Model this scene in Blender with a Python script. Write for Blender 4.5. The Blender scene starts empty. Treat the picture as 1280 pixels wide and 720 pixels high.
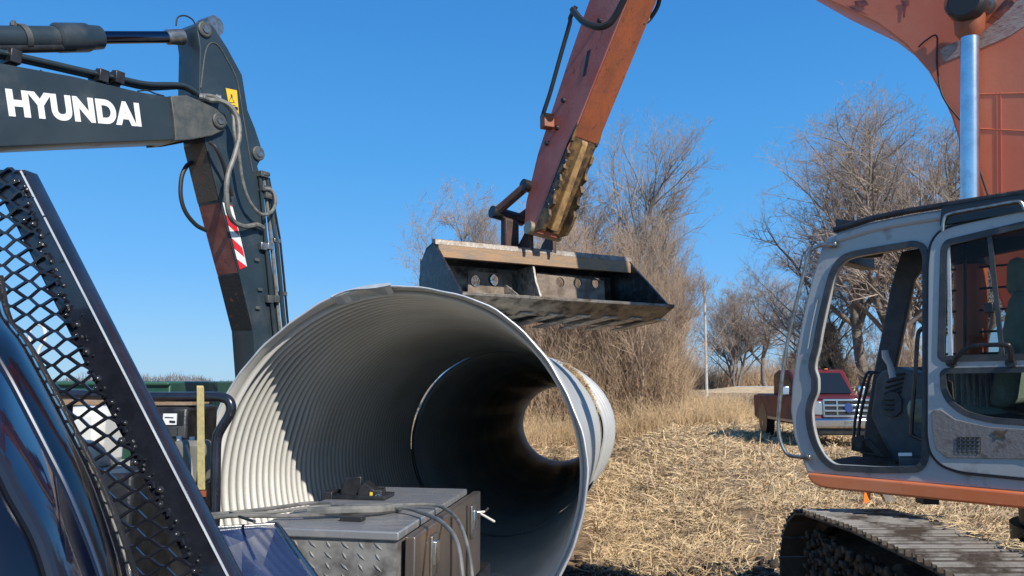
import bpy, math, random
import numpy as np
from mathutils import Vector, Matrix
random.seed(7); rng = np.random.default_rng(7)
sc = bpy.context.scene; COL = sc.collection
PI = math.pi
# ------------------------------------------------------------------ camera
F = 924.0; H = 2.0; PITCH = math.atan(115/F)
cp, sp = math.cos(PITCH), math.sin(PITCH)
cam = bpy.data.cameras.new('camera'); co = bpy.data.objects.new('camera', cam); COL.objects.link(co)
co.location = (0, 0, H); co.rotation_euler = (PI/2 + PITCH, 0, 0)
cam.sensor_width = 36; cam.lens = 36*F/1280; cam.clip_start = 0.05; cam.clip_end = 3000
sc.camera = co
sc.view_settings.view_transform = 'Standard'; sc.view_settings.look = 'None'; sc.view_settings.exposure = 0
def ray(px, py):
    a = (px-640)/F; b = (360-py)/F
    return Vector((a, cp - b*sp, sp + b*cp))
def at(px, py, Y):
    r = ray(px, py); return Vector((0, 0, H)) + r*(Y/r.y)
def atz(px, py, z):
    r = ray(px, py); return Vector((0, 0, H)) + r*((z-H)/r.z)
class Plane:
    "vertical plane through P whose horizontal axis makes angle deg with +x; n looks back at the viewer"
    def __init__(s, P, deg, tilt=0):
        a = math.radians(deg); s.P = Vector(P); s.u = Vector((math.cos(a), math.sin(a), 0)); s.v = Vector((0, 0, 1))
        s.n = Vector((math.sin(a), -math.cos(a), 0))
    def hit(s, px, py):
        r = ray(px, py); k = (s.P-Vector((0, 0, H))).dot(s.n)/r.dot(s.n); w = Vector((0, 0, H))+r*k-s.P
        return (w.dot(s.u), w.z)
    def W(s, a, b, d=0): return s.P + s.u*a + s.v*b + s.n*d
    def px(s, px, py, d=0):
        q = s.moved(d) if d else s
        a, b = q.hit(px, py); return q.W(a, b, 0)
    def moved(s, d): p = Plane(s.P + s.n*d, 0); p.u, p.v, p.n = s.u, s.v, s.n; return p
    def M(s):
        m = Matrix.Identity(4)
        for i, c in enumerate((s.u, s.v, s.n, s.P)):
            for j in range(3): m[j][i] = c[j]
        return m
# ------------------------------------------------------------------ materials
MATS = {}
def mat(name, col, rough=.6, metal=0, col2=None, ns=6, lo=.4, hi=.65, bump=0, bs=40, coat=0, alpha=1, dirt=None, dlo=.55, dhi=.7, ds=3, spec=.5, detail=6, bdist=.01, stretch=None):
    m = bpy.data.materials.new(name); m.use_nodes = True; nt = m.node_tree; N = nt.nodes; L = nt.links
    b = N['Principled BSDF']; b.inputs['Roughness'].default_value = rough; b.inputs['Metallic'].default_value = metal
    b.inputs['Base Color'].default_value = (*col, 1); b.inputs['Coat Weight'].default_value = coat; b.inputs['Coat Roughness'].default_value = .04
    b.inputs['Specular IOR Level'].default_value = spec
    tc = N.new('ShaderNodeTexCoord'); src = tc.outputs['Object']
    if stretch:
        mp = N.new('ShaderNodeMapping'); mp.inputs['Scale'].default_value = stretch; L.new(src, mp.inputs[0]); src = mp.outputs[0]
    def noise(scale, det=detail):
        n = N.new('ShaderNodeTexNoise'); n.inputs['Scale'].default_value = scale; n.inputs['Detail'].default_value = det; n.inputs['Roughness'].default_value = .62
        L.new(src, n.inputs['Vector']); return n.outputs['Fac']
    def ramp(f, a, c):
        r = N.new('ShaderNodeMapRange'); r.inputs[1].default_value = a; r.inputs[2].default_value = c; L.new(f, r.inputs[0]); return r.outputs[0]
    def mix(f, A, B):
        x = N.new('ShaderNodeMix'); x.data_type = 'RGBA'; L.new(f, x.inputs[0])
        for s_, q in ((x.inputs[6], A), (x.inputs[7], B)):
            if isinstance(q, tuple): s_.default_value = (*q, 1)
            else: L.new(q, s_)
        return x.outputs[2]
    cur = col
    if col2: cur = mix(ramp(noise(ns), lo, hi), col, col2)
    if dirt:
        f = ramp(noise(ds, 9), dlo, dhi); cur = mix(f, cur if not isinstance(cur, tuple) else col, dirt)
        rr = N.new('ShaderNodeMapRange'); rr.inputs[3].default_value = rough; rr.inputs[4].default_value = max(rough, .75); L.new(f, rr.inputs[0]); L.new(rr.outputs[0], b.inputs['Roughness'])
    if not isinstance(cur, tuple): L.new(cur, b.inputs['Base Color'])
    if bump:
        bp = N.new('ShaderNodeBump'); bp.inputs['Strength'].default_value = bump; bp.inputs['Distance'].default_value = bdist; L.new(noise(bs, 4), bp.inputs['Height']); L.new(bp.outputs[0], b.inputs['Normal'])
    MATS[name] = m; return m
def glass(name, tint, alpha=.3, rough=.03):
    m = bpy.data.materials.new(name); m.use_nodes = True; nt = m.node_tree; N = nt.nodes; L = nt.links; N.clear()
    o = N.new('ShaderNodeOutputMaterial'); t = N.new('ShaderNodeBsdfTransparent'); t.inputs[0].default_value = (*tint, 1)
    p = N.new('ShaderNodeBsdfPrincipled'); p.inputs['Base Color'].default_value = (.02, .02, .022, 1); p.inputs['Roughness'].default_value = rough
    x = N.new('ShaderNodeMixShader'); x.inputs[0].default_value = alpha; L.new(t.outputs[0], x.inputs[1]); L.new(p.outputs[0], x.inputs[2]); L.new(x.outputs[0], o.inputs[0]); return m
galv = mat('galvanized_steel', (.74, .73, .69), .45, .15, (.62, .60, .56), 1.6, .3, .75, dirt=(.50, .475, .42), dlo=.62, dhi=.95, ds=.8, bump=.12, bs=30)
def rib_shade(m):  # inner wall takes the painted rib shade; outer wall is evenly duller
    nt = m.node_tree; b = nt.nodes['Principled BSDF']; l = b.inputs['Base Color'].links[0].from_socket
    a = nt.nodes.new('ShaderNodeAttribute'); a.attribute_name = 'rib_shade'; x = nt.nodes.new('ShaderNodeMix'); x.data_type = 'RGBA'; x.blend_type = 'MULTIPLY'
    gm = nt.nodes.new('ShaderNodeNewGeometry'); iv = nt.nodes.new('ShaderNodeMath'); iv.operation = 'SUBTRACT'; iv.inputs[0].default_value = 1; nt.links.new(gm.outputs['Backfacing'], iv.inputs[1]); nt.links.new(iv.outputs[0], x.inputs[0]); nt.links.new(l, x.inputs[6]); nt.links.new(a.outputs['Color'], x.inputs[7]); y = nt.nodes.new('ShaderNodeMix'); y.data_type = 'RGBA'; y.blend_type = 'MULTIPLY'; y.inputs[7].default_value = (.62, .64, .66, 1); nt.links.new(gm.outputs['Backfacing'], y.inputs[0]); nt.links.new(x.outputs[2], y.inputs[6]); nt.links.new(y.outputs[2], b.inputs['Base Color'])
rib_shade(galv)
galvb = mat('bright_galvanized_edge', (.60, .62, .64), .45, .35, (.45, .48, .5), 8, bump=.15, bs=60)
galvd = mat('dark_coupling_band', (.03, .03, .03), .6)
teal = mat('dark_teal_paint', (.022, .036, .046), .34, 0, (.034, .050, .060), 1.5, dirt=(.09, .095, .095), dlo=.55, dhi=.95, ds=2, bump=.06, bs=25)
tealcast = mat('dusty_teal_casting', (.055, .065, .065), .55, 0, (.10, .10, .09), 9, bump=.4, bs=50)
black = mat('black_paint', (.012, .012, .013), .35, 0, (.03, .03, .03), 12, bump=.2, bs=60)
rubber = mat('black_rubber', (.02, .02, .02), .55)
hoseg = mat('grey_hose', (.20, .19, .17), .5, 0, (.10, .10, .09), 15)
chrome = mat('chrome_rod', (.80, .81, .82), .24, 1, (.62, .64, .66), 8, bump=.05)
tchrome = mat('bumper_chrome', (.60, .62, .65), .12, 1)
chromed = mat('dull_steel', (.42, .41, .39), .35, .9, (.25, .22, .18), 20)
white = mat('white_decal', (.8, .8, .78), .5)
yellow = mat('yellow_decal', (.75, .5, .04), .5)
redd = mat('red_reflector', (.65, .02, .03), .4)
redpaint = mat('red_worn_paint', (.22, .055, .04), .6, 0, (.30, .11, .09), 4, dirt=(.05, .03, .025), dlo=.6, dhi=.75, ds=9, bump=.2)
rustblack = mat('rusty_black_paint', (.02, .02, .02), .6, 0, (.20, .07, .03), 14, .6, .72, bump=.4)
orange = mat('faded_orange_paint', (.78, .19, .06), .42, 0, (.80, .26, .11), 2, dirt=(.16, .06, .04), dlo=.62, dhi=.82, ds=5, bump=.08, bs=20)
pinkred = mat('faded_red_paint', (.46, .10, .065), .5, 0, (.52, .17, .12), 2, dirt=(.05, .025, .02), dlo=.62, dhi=.74, ds=6, bump=.2)
boompaint = mat('sun_faded_boom_paint', (.60, .135, .06), .45, 0, (.62, .19, .10), 1.2, dirt=(.14, .05, .035), dlo=.62, dhi=.78, ds=4, bump=.1)
orust = mat('scuffed_orange_steel', (.36, .095, .035), .5, 0, (.20, .065, .035), 5, .35, .75, dirt=(.06, .04, .03), dlo=.58, dhi=.72, ds=16, bump=.3, stretch=(1, 1, .35))
scuff = mat('bare_scuffed_primer', (.34, .22, .19), .65, 0, (.44, .36, .33), 18, bump=.3, dirt=(.15, .07, .05), ds=12, stretch=(1, 1, 4))
ytan = mat('worn_yellow_paint', (.26, .15, .055), .6, 0, (.06, .04, .028), 11, .38, .58, bump=.4)
cabgrey = mat('blue_grey_cab_paint', (.40, .41, .40), .36, .05, (.42, .435, .44), 3, dirt=(.14, .115, .09), dlo=.58, dhi=.8, ds=6, bump=.06)
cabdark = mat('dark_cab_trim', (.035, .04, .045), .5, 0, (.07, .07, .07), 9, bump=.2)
cabpanel = mat('dusty_brown_grey_panel', (.21, .19, .175), .6, 0, (.20, .18, .165), 12, dirt=(.09, .06, .045), ds=10, bump=.3)
seatm = mat('grey_green_seat_cloth', (.24, .30, .22), .9, 0, (.32, .38, .30), 14, bump=.6, bs=60)
curt = mat('dusty_cloth', (.55, .52, .46), .8, 0, (.30, .28, .25), 10, stretch=(14, 14, 1), lo=.42, hi=.55)
steelw = mat('worn_bucket_steel', (.16, .14, .12), .42, .6, (.28, .25, .21), 10, dirt=(.07, .05, .035), dlo=.5, dhi=.65, ds=6, bump=.4, bs=45)
steelb = mat('black_bucket_paint', (.022, .024, .028), .38, .2, (.07, .07, .075), 12, .5, .65, dirt=(.12, .09, .06), dlo=.6, dhi=.72, ds=8, bump=.5, bs=35)
steellt = mat('scraped_bucket_steel', (.52, .48, .42), .5, .4, (.16, .12, .09), 16, bump=.4)
ochre = mat('ochre_bucket_strip', (.34, .20, .10), .6, .1, (.20, .16, .12), 9, .38, .68, bump=.4, stretch=(.5, .5, 2))
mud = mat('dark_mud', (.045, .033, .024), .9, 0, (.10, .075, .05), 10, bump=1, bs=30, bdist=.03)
tracksteel = mat('worn_track_steel', (.075, .060, .048), .6, .2, (.12, .095, .07), 9, dirt=(.045, .032, .022), dlo=.48, dhi=.66, ds=4, bump=.4)
maroon = mat('maroon_truck_paint', (.14, .012, .012), .5, 0, None, coat=.05, dirt=(.10, .05, .035), dlo=.5, dhi=.7, ds=2)
tglass = mat('dark_vehicle_glass', (.015, .02, .028), .06)
lamp = mat('clear_lamp_lens', (.7, .72, .75), .1)
navy = mat('navy_gloss_paint', (.003, .004, .009), .10, 0, (.005, .007, .016), 2, coat=.35, bump=.02, bs=4, bdist=.02)
gloss = mat('black_gloss_steel', (.012, .014, .020), .24, .0, (.020, .022, .032), 20, coat=.5, bump=.15, bs=110, bdist=.003)
plate_d = mat('black_diamond_plate', (.27, .26, .245), .36, .15, (.06, .055, .05), 7, dirt=(.10, .075, .05), dlo=.6, dhi=.8, ds=5, bump=.1)
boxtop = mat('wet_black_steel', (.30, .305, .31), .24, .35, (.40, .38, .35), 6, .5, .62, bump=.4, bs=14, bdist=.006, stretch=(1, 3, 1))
boxside = mat('brown_reflecting_steel', (.17, .15, .135), .3, .6, (.27, .20, .15), 5, bump=.1, stretch=(1, 1, .2))
strapm = mat('yellow_strap_webbing', (.58, .47, .20), .8, 0, (.45, .36, .16), 30, bump=.3)
green = mat('dark_green_paint', (.02, .07, .045), .4, 0, (.03, .09, .06), 3)
tanw = mat('weathered_plank', (.34, .23, .15), .8, 0, (.24, .16, .10), 14, bump=.3)
whitep = mat('white_plastic', (.72, .72, .69), .5, 0, (.6, .6, .56), 4)
jug = mat('grey_plastic', (.17, .165, .14), .5, 0, (.22, .21, .18), 6)
hivis = mat('orange_flag_cloth', (.9, .22, .02), .6)
woodgrey = mat('grey_post', (.25, .22, .19), .8, 0, (.18, .16, .13), 12)
bark = mat('bark_grey', (.25, .21, .18), .9, 0, (.15, .125, .10), 4)
twig = mat('winter_twigs', (.44, .35, .28), .9, 0, (.27, .21, .17), .6)
twigtan = mat('tan_thicket_twigs', (.50, .365, .26), .9, 0, (.33, .235, .165), .5)
brushm = mat('pale_brush_stems', (.60, .43, .27), .9, 0, (.24, .15, .09), .9)
grassm = mat('dry_grass', (.72, .53, .31), .9, 0, (.50, .34, .18), .8)
evg = mat('evergreen_needles', (.03, .055, .025), .8, 0, (.06, .09, .04), 3)
fartree = mat('far_treeline_haze', (.22, .20, .21), .95, 0, (.16, .16, .14), .1)
roadm = mat('pale_gravel', (.62, .60, .57), .9, 0, (.50, .48, .45), .3)
strawm = mat('corn_straw', (.79, .59, .325), .75, 0, (.38, .25, .14), 7, .42, .66, detail=2, dirt=(.26, .17, .10), dlo=.50, dhi=.66, ds=.9)
clear = glass('cab_window_glass', (.80, .84, .84), .17)
# ------------------------------------------------------------------ geometry collector
def rpoly(pts, r=.03, n=4):
    out = []; m = len(pts)
    for i in range(m):
        a, b, c = Vector(pts[i-1][:2]), Vector(pts[i][:2]), Vector(pts[(i+1) % m][:2])
        d1, d2 = (a-b), (c-b); l = min(r, d1.length*.45, d2.length*.45)
        if d1.length < 1e-6 or d2.length < 1e-6: continue
        p, q = b+d1.normalized()*l, b+d2.normalized()*l
        for k in range(n+1):
            t = k/n; w = p*(1-t)**2 + b*2*t*(1-t) + q*t*t; out.append((w.x, w.y))
    return out
def smooth_path(pts, n=6):
    P = [Vector(p) for p in pts]
    if len(P) < 3: return P
    out = []
    for i in range(len(P)-1):
        p0 = P[i-1] if i else P[0]*2-P[1]; p1 = P[i]; p2 = P[i+1]; p3 = P[i+2] if i+2 < len(P) else P[-1]*2-P[-2]
        for k in range(n):
            t = k/n
            out.append(.5*((2*p1)+(p2-p0)*t+(2*p0-5*p1+4*p2-p3)*t*t+(3*p1-p0-3*p2+p3)*t**3))
    out.append(P[-1]); return out
class G:
    def __init__(s): s.v = []; s.f = []
    def add(s, vs, fs):
        b = len(s.v); s.v += [tuple(v) for v in vs]; s.f += [tuple(i+b for i in f) for f in fs]; return s
    def hexa(s, p):   # p: 4 bottom, 4 top
        return s.add(p, [(3, 2, 1, 0), (4, 5, 6, 7), (0, 1, 5, 4), (1, 2, 6, 5), (2, 3, 7, 6), (3, 0, 4, 7)])
    def box(s, c, d, rz=0, M=None):
        x, y, z = d[0]/2, d[1]/2, d[2]/2; R = Matrix.Rotation(rz, 3, 'Z'); c = Vector(c)
        ps = [Vector(q) for q in ((-x, -y, -z), (x, -y, -z), (x, y, -z), (-x, y, -z), (-x, -y, z), (x, -y, z), (x, y, z), (-x, y, z))]
        ps = [(M @ q if M else R @ q)+c for q in ps]; return s.hexa(ps)
    def pbox(s, pl, s0, s1, t0, t1, d0, d1):
        q = [pl.W(a, b, d) for (a, b, d) in ((s0, t0, d1), (s1, t0, d1), (s1, t0, d0), (s0, t0, d0), (s0, t1, d1), (s1, t1, d1), (s1, t1, d0), (s0, t1, d0))]
        return s.hexa(q)
    def prism(s, pts, off):
        n = len(pts); P = [Vector(p) for p in pts]; off = Vector(off)
        return s.add(P+[p+off for p in P], [tuple(range(n)), tuple(range(2*n-1, n-1, -1))]+[(i, i+n, (i+1) % n+n, (i+1) % n) for i in range(n)])
    def quad(s, pts): return s.add(pts, [tuple(range(len(pts)))])
    def tube(s, pts, r, n=8, closed=False, flat=None):
        P = [Vector(p) for p in pts]; m = len(P); R = r if hasattr(r, '__len__') else [r]*m
        T = []
        for i in range(m):
            if closed: t = P[(i+1) % m]-P[i-1]
            else: t = P[min(i+1, m-1)]-P[max(i-1, 0)]
            T.append(t.normalized() if t.length > 1e-9 else Vector((0, 0, 1)))
        a = T[0].orthogonal().normalized() if flat is None else (Vector(flat)-T[0]*T[0].dot(Vector(flat))).normalized()
        vs = []
        for i in range(m):
            a = a-T[i]*a.dot(T[i]); a = a.normalized() if a.length > 1e-6 else T[i].orthogonal().normalized(); b = T[i].cross(a)
            for k in range(n):
                w = 2*PI*(k+.5)/n; vs.append(P[i]+(a*math.cos(w)+b*math.sin(w))*R[i])
        fs = []
        for i in range(m if closed else m-1):
            j = (i+1) % m
            for k in range(n):
                k2 = (k+1) % n; fs.append((i*n+k, i*n+k2, j*n+k2, j*n+k))
        if not closed: fs += [tuple(range(n-1, -1, -1)), tuple((m-1)*n+k for k in range(n))]
        return s.add(vs, fs)
    def cyl(s, a, b, r, n=20, r2=None): return s.tube([a, b], [r, r if r2 is None else r2], n)
    def lathe(s, c, ax, prof, n=28):   # prof: (dist along axis, radius)
        ax = Vector(ax).normalized(); a = ax.orthogonal().normalized(); b = ax.cross(a); c = Vector(c); vs = []; fs = []
        for d, r in prof:
            for k in range(n): w = 2*PI*k/n; vs.append(c+ax*d+(a*math.cos(w)+b*math.sin(w))*r)
        for i in range(len(prof)-1):
            for k in range(n): fs.append((i*n+k, i*n+(k+1) % n, (i+1)*n+(k+1) % n, (i+1)*n+k))
        fs += [tuple(range(n-1, -1, -1)), tuple((len(prof)-1)*n+k for k in range(n))]
        return s.add(vs, fs)
    def xf(s, M): s.v = [tuple(M @ Vector(v)) for v in s.v]; return s
def tag(o, label=None, cat=None, group=None, kind=None):
    for k, v in (('label', label), ('category', cat), ('group', group), ('kind', kind)):
        if v: o[k] = v
    return o
def wloc(p):
    v = Vector((0, 0, 0))
    while p: v += p.location; p = p.parent
    return v
def link(name, me, m, parent=None, smooth=None, bevel=0, loc=None):
    o = bpy.data.objects.new(name, me); COL.objects.link(o)
    if m and not me.materials: me.materials.append(m)
    base = Vector(loc) if loc else Vector((0, 0, 0))
    if parent: o.parent = parent; base = wloc(parent)
    elif loc: o.location = loc
    if base.length: me.transform(Matrix.Translation(-base))
    if smooth is not None:
        me.polygons.foreach_set('use_smooth', [True]*len(me.polygons))
        if smooth: me.set_sharp_from_angle(angle=math.radians(smooth))
    if bevel:
        b = o.modifiers.new('bevel', 'BEVEL'); b.width = bevel; b.segments = 2; b.limit_method = 'ANGLE'; b.angle_limit = math.radians(40)
    return o
def obj(name, g, m, parent=None, smooth=35, bevel=0, loc=None, fix=True):
    me = bpy.data.meshes.new(name); me.from_pydata(g.v, [], g.f)
    if fix:
        import bmesh
        bm = bmesh.new(); bm.from_mesh(me); bmesh.ops.recalc_face_normals(bm, faces=bm.faces); bm.to_mesh(me); bm.free()
    me.update(); return link(name, me, m, parent, smooth, bevel, loc)
def empty(name, loc, label, cat, group=None):
    o = bpy.data.objects.new(name, None); COL.objects.link(o); o.location = loc; o.empty_display_size = .3
    return tag(o, label, cat, group)
def curve_mesh(polys, thick, bev=0):
    cu = bpy.data.curves.new('c', 'CURVE'); cu.dimensions = '2D'; cu.fill_mode = 'BOTH'; cu.extrude = max(thick/2-bev, .0002); cu.bevel_depth = bev; cu.bevel_resolution = 1
    for p in polys:
        s = cu.splines.new('POLY'); s.points.add(len(p)-1); s.use_cyclic_u = True
        for i, q in enumerate(p): s.points[i].co = (q[0], q[1], 0, 1)
    o = bpy.data.objects.new('c', cu); COL.objects.link(o); dg = bpy.context.evaluated_depsgraph_get()
    me = bpy.data.meshes.new_from_object(o.evaluated_get(dg)); bpy.data.objects.remove(o); bpy.data.curves.remove(cu); return me
def plate(name, pl, outer, holes, thick, m, parent, d=0, bev=0, r=None, px=True):
    "sheet in plane pl with holes, its front face at distance d in front of the plane"
    cv = (lambda P: [pl.hit(*q) for q in P]) if px else (lambda P: P)
    polys = [cv(outer)]+[cv(h) for h in holes]
    if r: polys = [rpoly(p, r) for p in polys]
    me = curve_mesh(polys, thick, bev); me.name = name
    me.transform(pl.M() @ Matrix.Translation((0, 0, d-thick/2)))
    return link(name, me, m, parent, 30)
def text(name, s, pl, px0, px1, m, parent, d=.004, offset=0, shear=0, rot=0):
    cu = bpy.data.curves.new('t', 'FONT'); cu.body = s; cu.size = 1; cu.offset = offset; cu.shear = shear; cu.extrude = .001; cu.space_character = 1.07
    o = bpy.data.objects.new('t', cu); COL.objects.link(o); dg = bpy.context.evaluated_depsgraph_get()
    me = bpy.data.meshes.new_from_object(o.evaluated_get(dg)); bpy.data.objects.remove(o)
    xs = [v.co.x for v in me.vertices]; ys = [v.co.y for v in me.vertices]
    # px0 = lower-left corner, px1 = upper-right corner, given as plane coordinates (s,t), with lower-right for slope
    (s0, t0), (s1, t1), (s2, t2) = px0, px1[0], px1[1]     # lower left, lower right, upper left
    X0, X1, Y0, Y1 = min(xs), max(xs), min(ys), max(ys)
    for v in me.vertices:
        a = (v.co.x-X0)/(X1-X0); b = (v.co.y-Y0)/(Y1-Y0)
        w = pl.W(s0+(s1-s0)*a+(s2-s0)*b, t0+(t1-t0)*a+(t2-t0)*b, d+v.co.z); v.co = w
    return link(name, me, m, parent)
def segs_mesh(name, P0, P1, R0, R1, m, parent=None, n=3, loc=None):
    P0 = np.asarray(P0, float); P1 = np.asarray(P1, float); R0 = np.asarray(R0, float); R1 = np.asarray(R1, float)
    d = P1-P0; d /= np.linalg.norm(d, axis=1)[:, None]+1e-9
    ref = np.where(np.abs(d[:, 2:3]) > .9, np.array([[1., 0, 0]]), np.array([[0, 0, 1.]])); a = np.cross(d, ref); a /= np.linalg.norm(a, axis=1)[:, None]+1e-9; b = np.cross(d, a)
    K = len(P0); V = np.zeros((K, 2*n, 3))
    for k in range(n):
        w = 2*PI*k/n; o = a*math.cos(w)+b*math.sin(w); V[:, k] = P0+o*R0[:, None]; V[:, n+k] = P1+o*R1[:, None]
    base = np.arange(K)[:, None]*2*n
    quads = np.stack([base+np.array([[k, (k+1) % n, n+(k+1) % n, n+k]]) for k in range(n)], 1).reshape(-1, 4)
    return np_mesh(name, V.reshape(-1, 3), quads, m, parent, loc)
def np_mesh(name, V, Q, m, parent=None, loc=None, smooth=False):
    me = bpy.data.meshes.new(name); me.vertices.add(len(V)); me.vertices.foreach_set('co', np.asarray(V, np.float32).ravel())
    me.loops.add(Q.size); me.loops.foreach_set('vertex_index', Q.astype(np.int32).ravel())
    me.polygons.add(len(Q)); me.polygons.foreach_set('loop_start', np.arange(len(Q), dtype=np.int32)*Q.shape[1])
    me.update(calc_edges=True)
    if smooth: me.polygons.foreach_set('use_smooth', [True]*len(Q))
    return link(name, me, m, parent, None, 0, loc)
# ------------------------------------------------------------------ light
SUN = Vector((.585, -.81, 0)).normalized(); ELEV = math.radians(36)
sd = Vector((SUN.x*math.cos(ELEV), SUN.y*math.cos(ELEV), math.sin(ELEV)))
sl = bpy.data.lights.new('sun', 'SUN'); sl.energy = 5.3; sl.angle = math.radians(.5); sl.color = (1, .94, .84)
so = bpy.data.objects.new('sun', sl); COL.objects.link(so); so.rotation_euler = (-sd).to_track_quat('-Z', 'Y').to_euler()
wd = bpy.data.worlds.new('World'); sc.world = wd; wd.use_nodes = True; nt = wd.node_tree
sk = nt.nodes.new('ShaderNodeTexSky'); sk.sky_type = 'NISHITA'; sk.sun_disc = False; sk.sun_elevation = ELEV; sk.sun_rotation = math.atan2(SUN.x, SUN.y)
sk.ozone_density = 2.2; sk.air_density = 1.0; sk.dust_density = .3; sk.altitude = 200
hs = nt.nodes.new('ShaderNodeHueSaturation'); hs.inputs['Saturation'].default_value = 1.22; hs.inputs['Value'].default_value = 1.0
bg = nt.nodes['Background']; bg.inputs[1].default_value = .12
nt.links.new(sk.outputs[0], hs.inputs['Color'])
tcw = nt.nodes.new('ShaderNodeTexCoord'); sx = nt.nodes.new('ShaderNodeSeparateXYZ'); nt.links.new(tcw.outputs['Generated'], sx.inputs[0])
cr = nt.nodes.new('ShaderNodeValToRGB'); nt.links.new(sx.outputs[2], cr.inputs[0]); e = cr.color_ramp.elements
e[0].position = 0; e[0].color = (.33, .62, .90, 1); e[1].position = 1; e[1].color = (.02, .11, .36, 1)
for p_, c_ in ((.06, (.24, .56, .95)), (.144, (.150, .48, .98)), (.29, (.085, .385, .88)), (.44, (.056, .292, .76))):
    q_ = e.new(p_); q_.color = (*c_, 1)
ml = nt.nodes.new('ShaderNodeVectorMath'); ml.operation = 'SCALE'; ml.inputs[3].default_value = 1/.12; nt.links.new(cr.outputs[0], ml.inputs[0])
mx = nt.nodes.new('ShaderNodeMix'); mx.data_type = 'RGBA'; mx.inputs[0].default_value = .88; nt.links.new(hs.outputs[0], mx.inputs[6]); nt.links.new(ml.outputs[0], mx.inputs[7]); nt.links.new(mx.outputs[2], bg.inputs[0])
# ------------------------------------------------------------------ ground
PC0 = np.array([-.876, 5.416, 1.32]); YAW, PIT = .118, -.041; PR = 1.37
PA = np.array([math.sin(YAW)*math.cos(PIT), math.cos(YAW)*math.cos(PIT), math.sin(PIT)])
J1, J2 = 5.94, 22.47
def gz(x, y):
    x = np.asarray(x, float); y = np.asarray(y, float)
    w = (x-PC0[0])*math.sin(YAW)+(y-PC0[1])*math.cos(YAW); u = (x-PC0[0])*math.cos(YAW)-(y-PC0[1])*math.sin(YAW)
    dep = np.clip(w, 0, 22.5)*.0410*np.where(w > 22.5, np.exp(-((w-22.5)/8)**2), 1)+.24
    z = -dep*np.exp(-(np.maximum(np.abs(u)-1.2, 0)/2.2)**2)*np.where(w < 0, np.exp(-(w/2)**2), 1)
    z = z+.03*np.sin(x*1.3+.5*y)*np.sin(y*.9-.3*x)*np.clip((60-np.hypot(x, y))/30, 0, 1)
    return z
def gz1(x, y): return float(gz(x, y))
def ground():
    ys = np.concatenate([np.linspace(-6, 2, 20), np.arange(2.1, 32, .16), np.geomspace(32, 900, 50)]); xs0 = np.concatenate([-np.geomspace(600, 8, 30), np.arange(-7.9, 22, .2), np.geomspace(22.2, 600, 30)])
    X, Y = np.meshgrid(xs0, ys); Z = gz(X, Y)
    near = (Y < 32) & (X > -8) & (X < 22)
    Z = Z+np.where(near, rng.normal(0, .012, X.shape), 0)
    V = np.stack([X, Y, Z], -1).reshape(-1, 3); a, b = X.shape; i = np.arange(a-1)[:, None]*b+np.arange(b-1)[None]
    Q = np.stack([i, i+1, i+b+1, i+b], -1).reshape(-1, 4)
    m = mat('stubble_ground', (.44, .30, .16), .95, 0, (.25, .16, .085), .9, .35, .7, dirt=(.16, .10, .06), dlo=.54, dhi=.72, ds=2.3, bump=1, bs=14, bdist=.06)
    o = np_mesh('ground', V, Q, m, smooth=True); tag(o, kind='structure'); o['label'] = 'harvested corn field covered in dry straw residue'
ground()
def straw():
    K = 230000
    y = np.exp(rng.uniform(math.log(3.6), math.log(46), K)); xr = rng.uniform(-.02, .78, K); 
    left = rng.random(K) < .04; x = np.where(left, rng.uniform(-.5, 0, K), xr)*y
    # pieces through the far end of the pipe
    sc_ = np.clip(y/10, .75, 2.4)
    L = rng.uniform(.06, .30, K)*np.clip(sc_, .8, 2.0); Wd = rng.uniform(.003, .009, K)*sc_*.9; an = rng.uniform(0, 2*PI, K); an = np.where(rng.random(K) < .35, rng.normal(.4, .4, K), an)
    el = np.abs(rng.normal(0, .22, K)); st = rng.random(K) < .035; el = np.where(st, rng.uniform(.6, 1.4, K), el)
    z = gz(x, y)+rng.uniform(0, .035, K)
    pat = .5+.3*np.sin(x*1.7+y*.35+1)*np.sin(y*.8-x*.4)+.25*np.sin(x*4.1-y*1.3)*np.sin(y*2.3+x)
    for off in (0, 1.9): pat = pat-.75*np.exp(-((x-(1.2+off+.16*y+.004*y*y))/.22)**2)
    w_ = (x-PC0[0])*math.sin(YAW)+(y-PC0[1])*math.cos(YAW); u_ = (x-PC0[0])*math.cos(YAW)-(y-PC0[1])*math.sin(YAW)
    kp = (rng.random(K) < np.clip(pat+.38, .10, 1)) & ~((np.abs(u_) < 1.35) & (w_ > -.5) & (w_ < 23))
    x, y, z, L, Wd, an, el, st, sc_ = [q[kp] for q in (x, y, z, L, Wd, an, el, st, sc_)]; K = len(x)
    d = np.stack([np.cos(an)*np.cos(el), np.sin(an)*np.cos(el), np.sin(el)], -1); s = np.stack([-np.sin(an), np.cos(an), rng.normal(0, .5, K)], -1); s /= np.linalg.norm(s, axis=1)[:, None]
    c = np.stack([x, y, z], -1); A = d*L[:, None]; B = s*Wd[:, None]
    mid = c+A*.5+np.stack([np.zeros(K), np.zeros(K), L*rng.uniform(-.02, .14, K)], -1)
    V = np.stack([c-B, c+B, mid+B, mid-B, c+A+B*.4, c+A-B*.4], 1).reshape(-1, 3); b = np.arange(K)[:, None]*6
    Q = np.concatenate([b+np.array([[0, 1, 2, 3]]), b+np.array([[3, 2, 4, 5]])])
    o = np_mesh('corn_straw', V, Q, strawm); tag(o, 'loose tan corn straw littering the harvested field', 'straw', kind='stuff')
straw()
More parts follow.
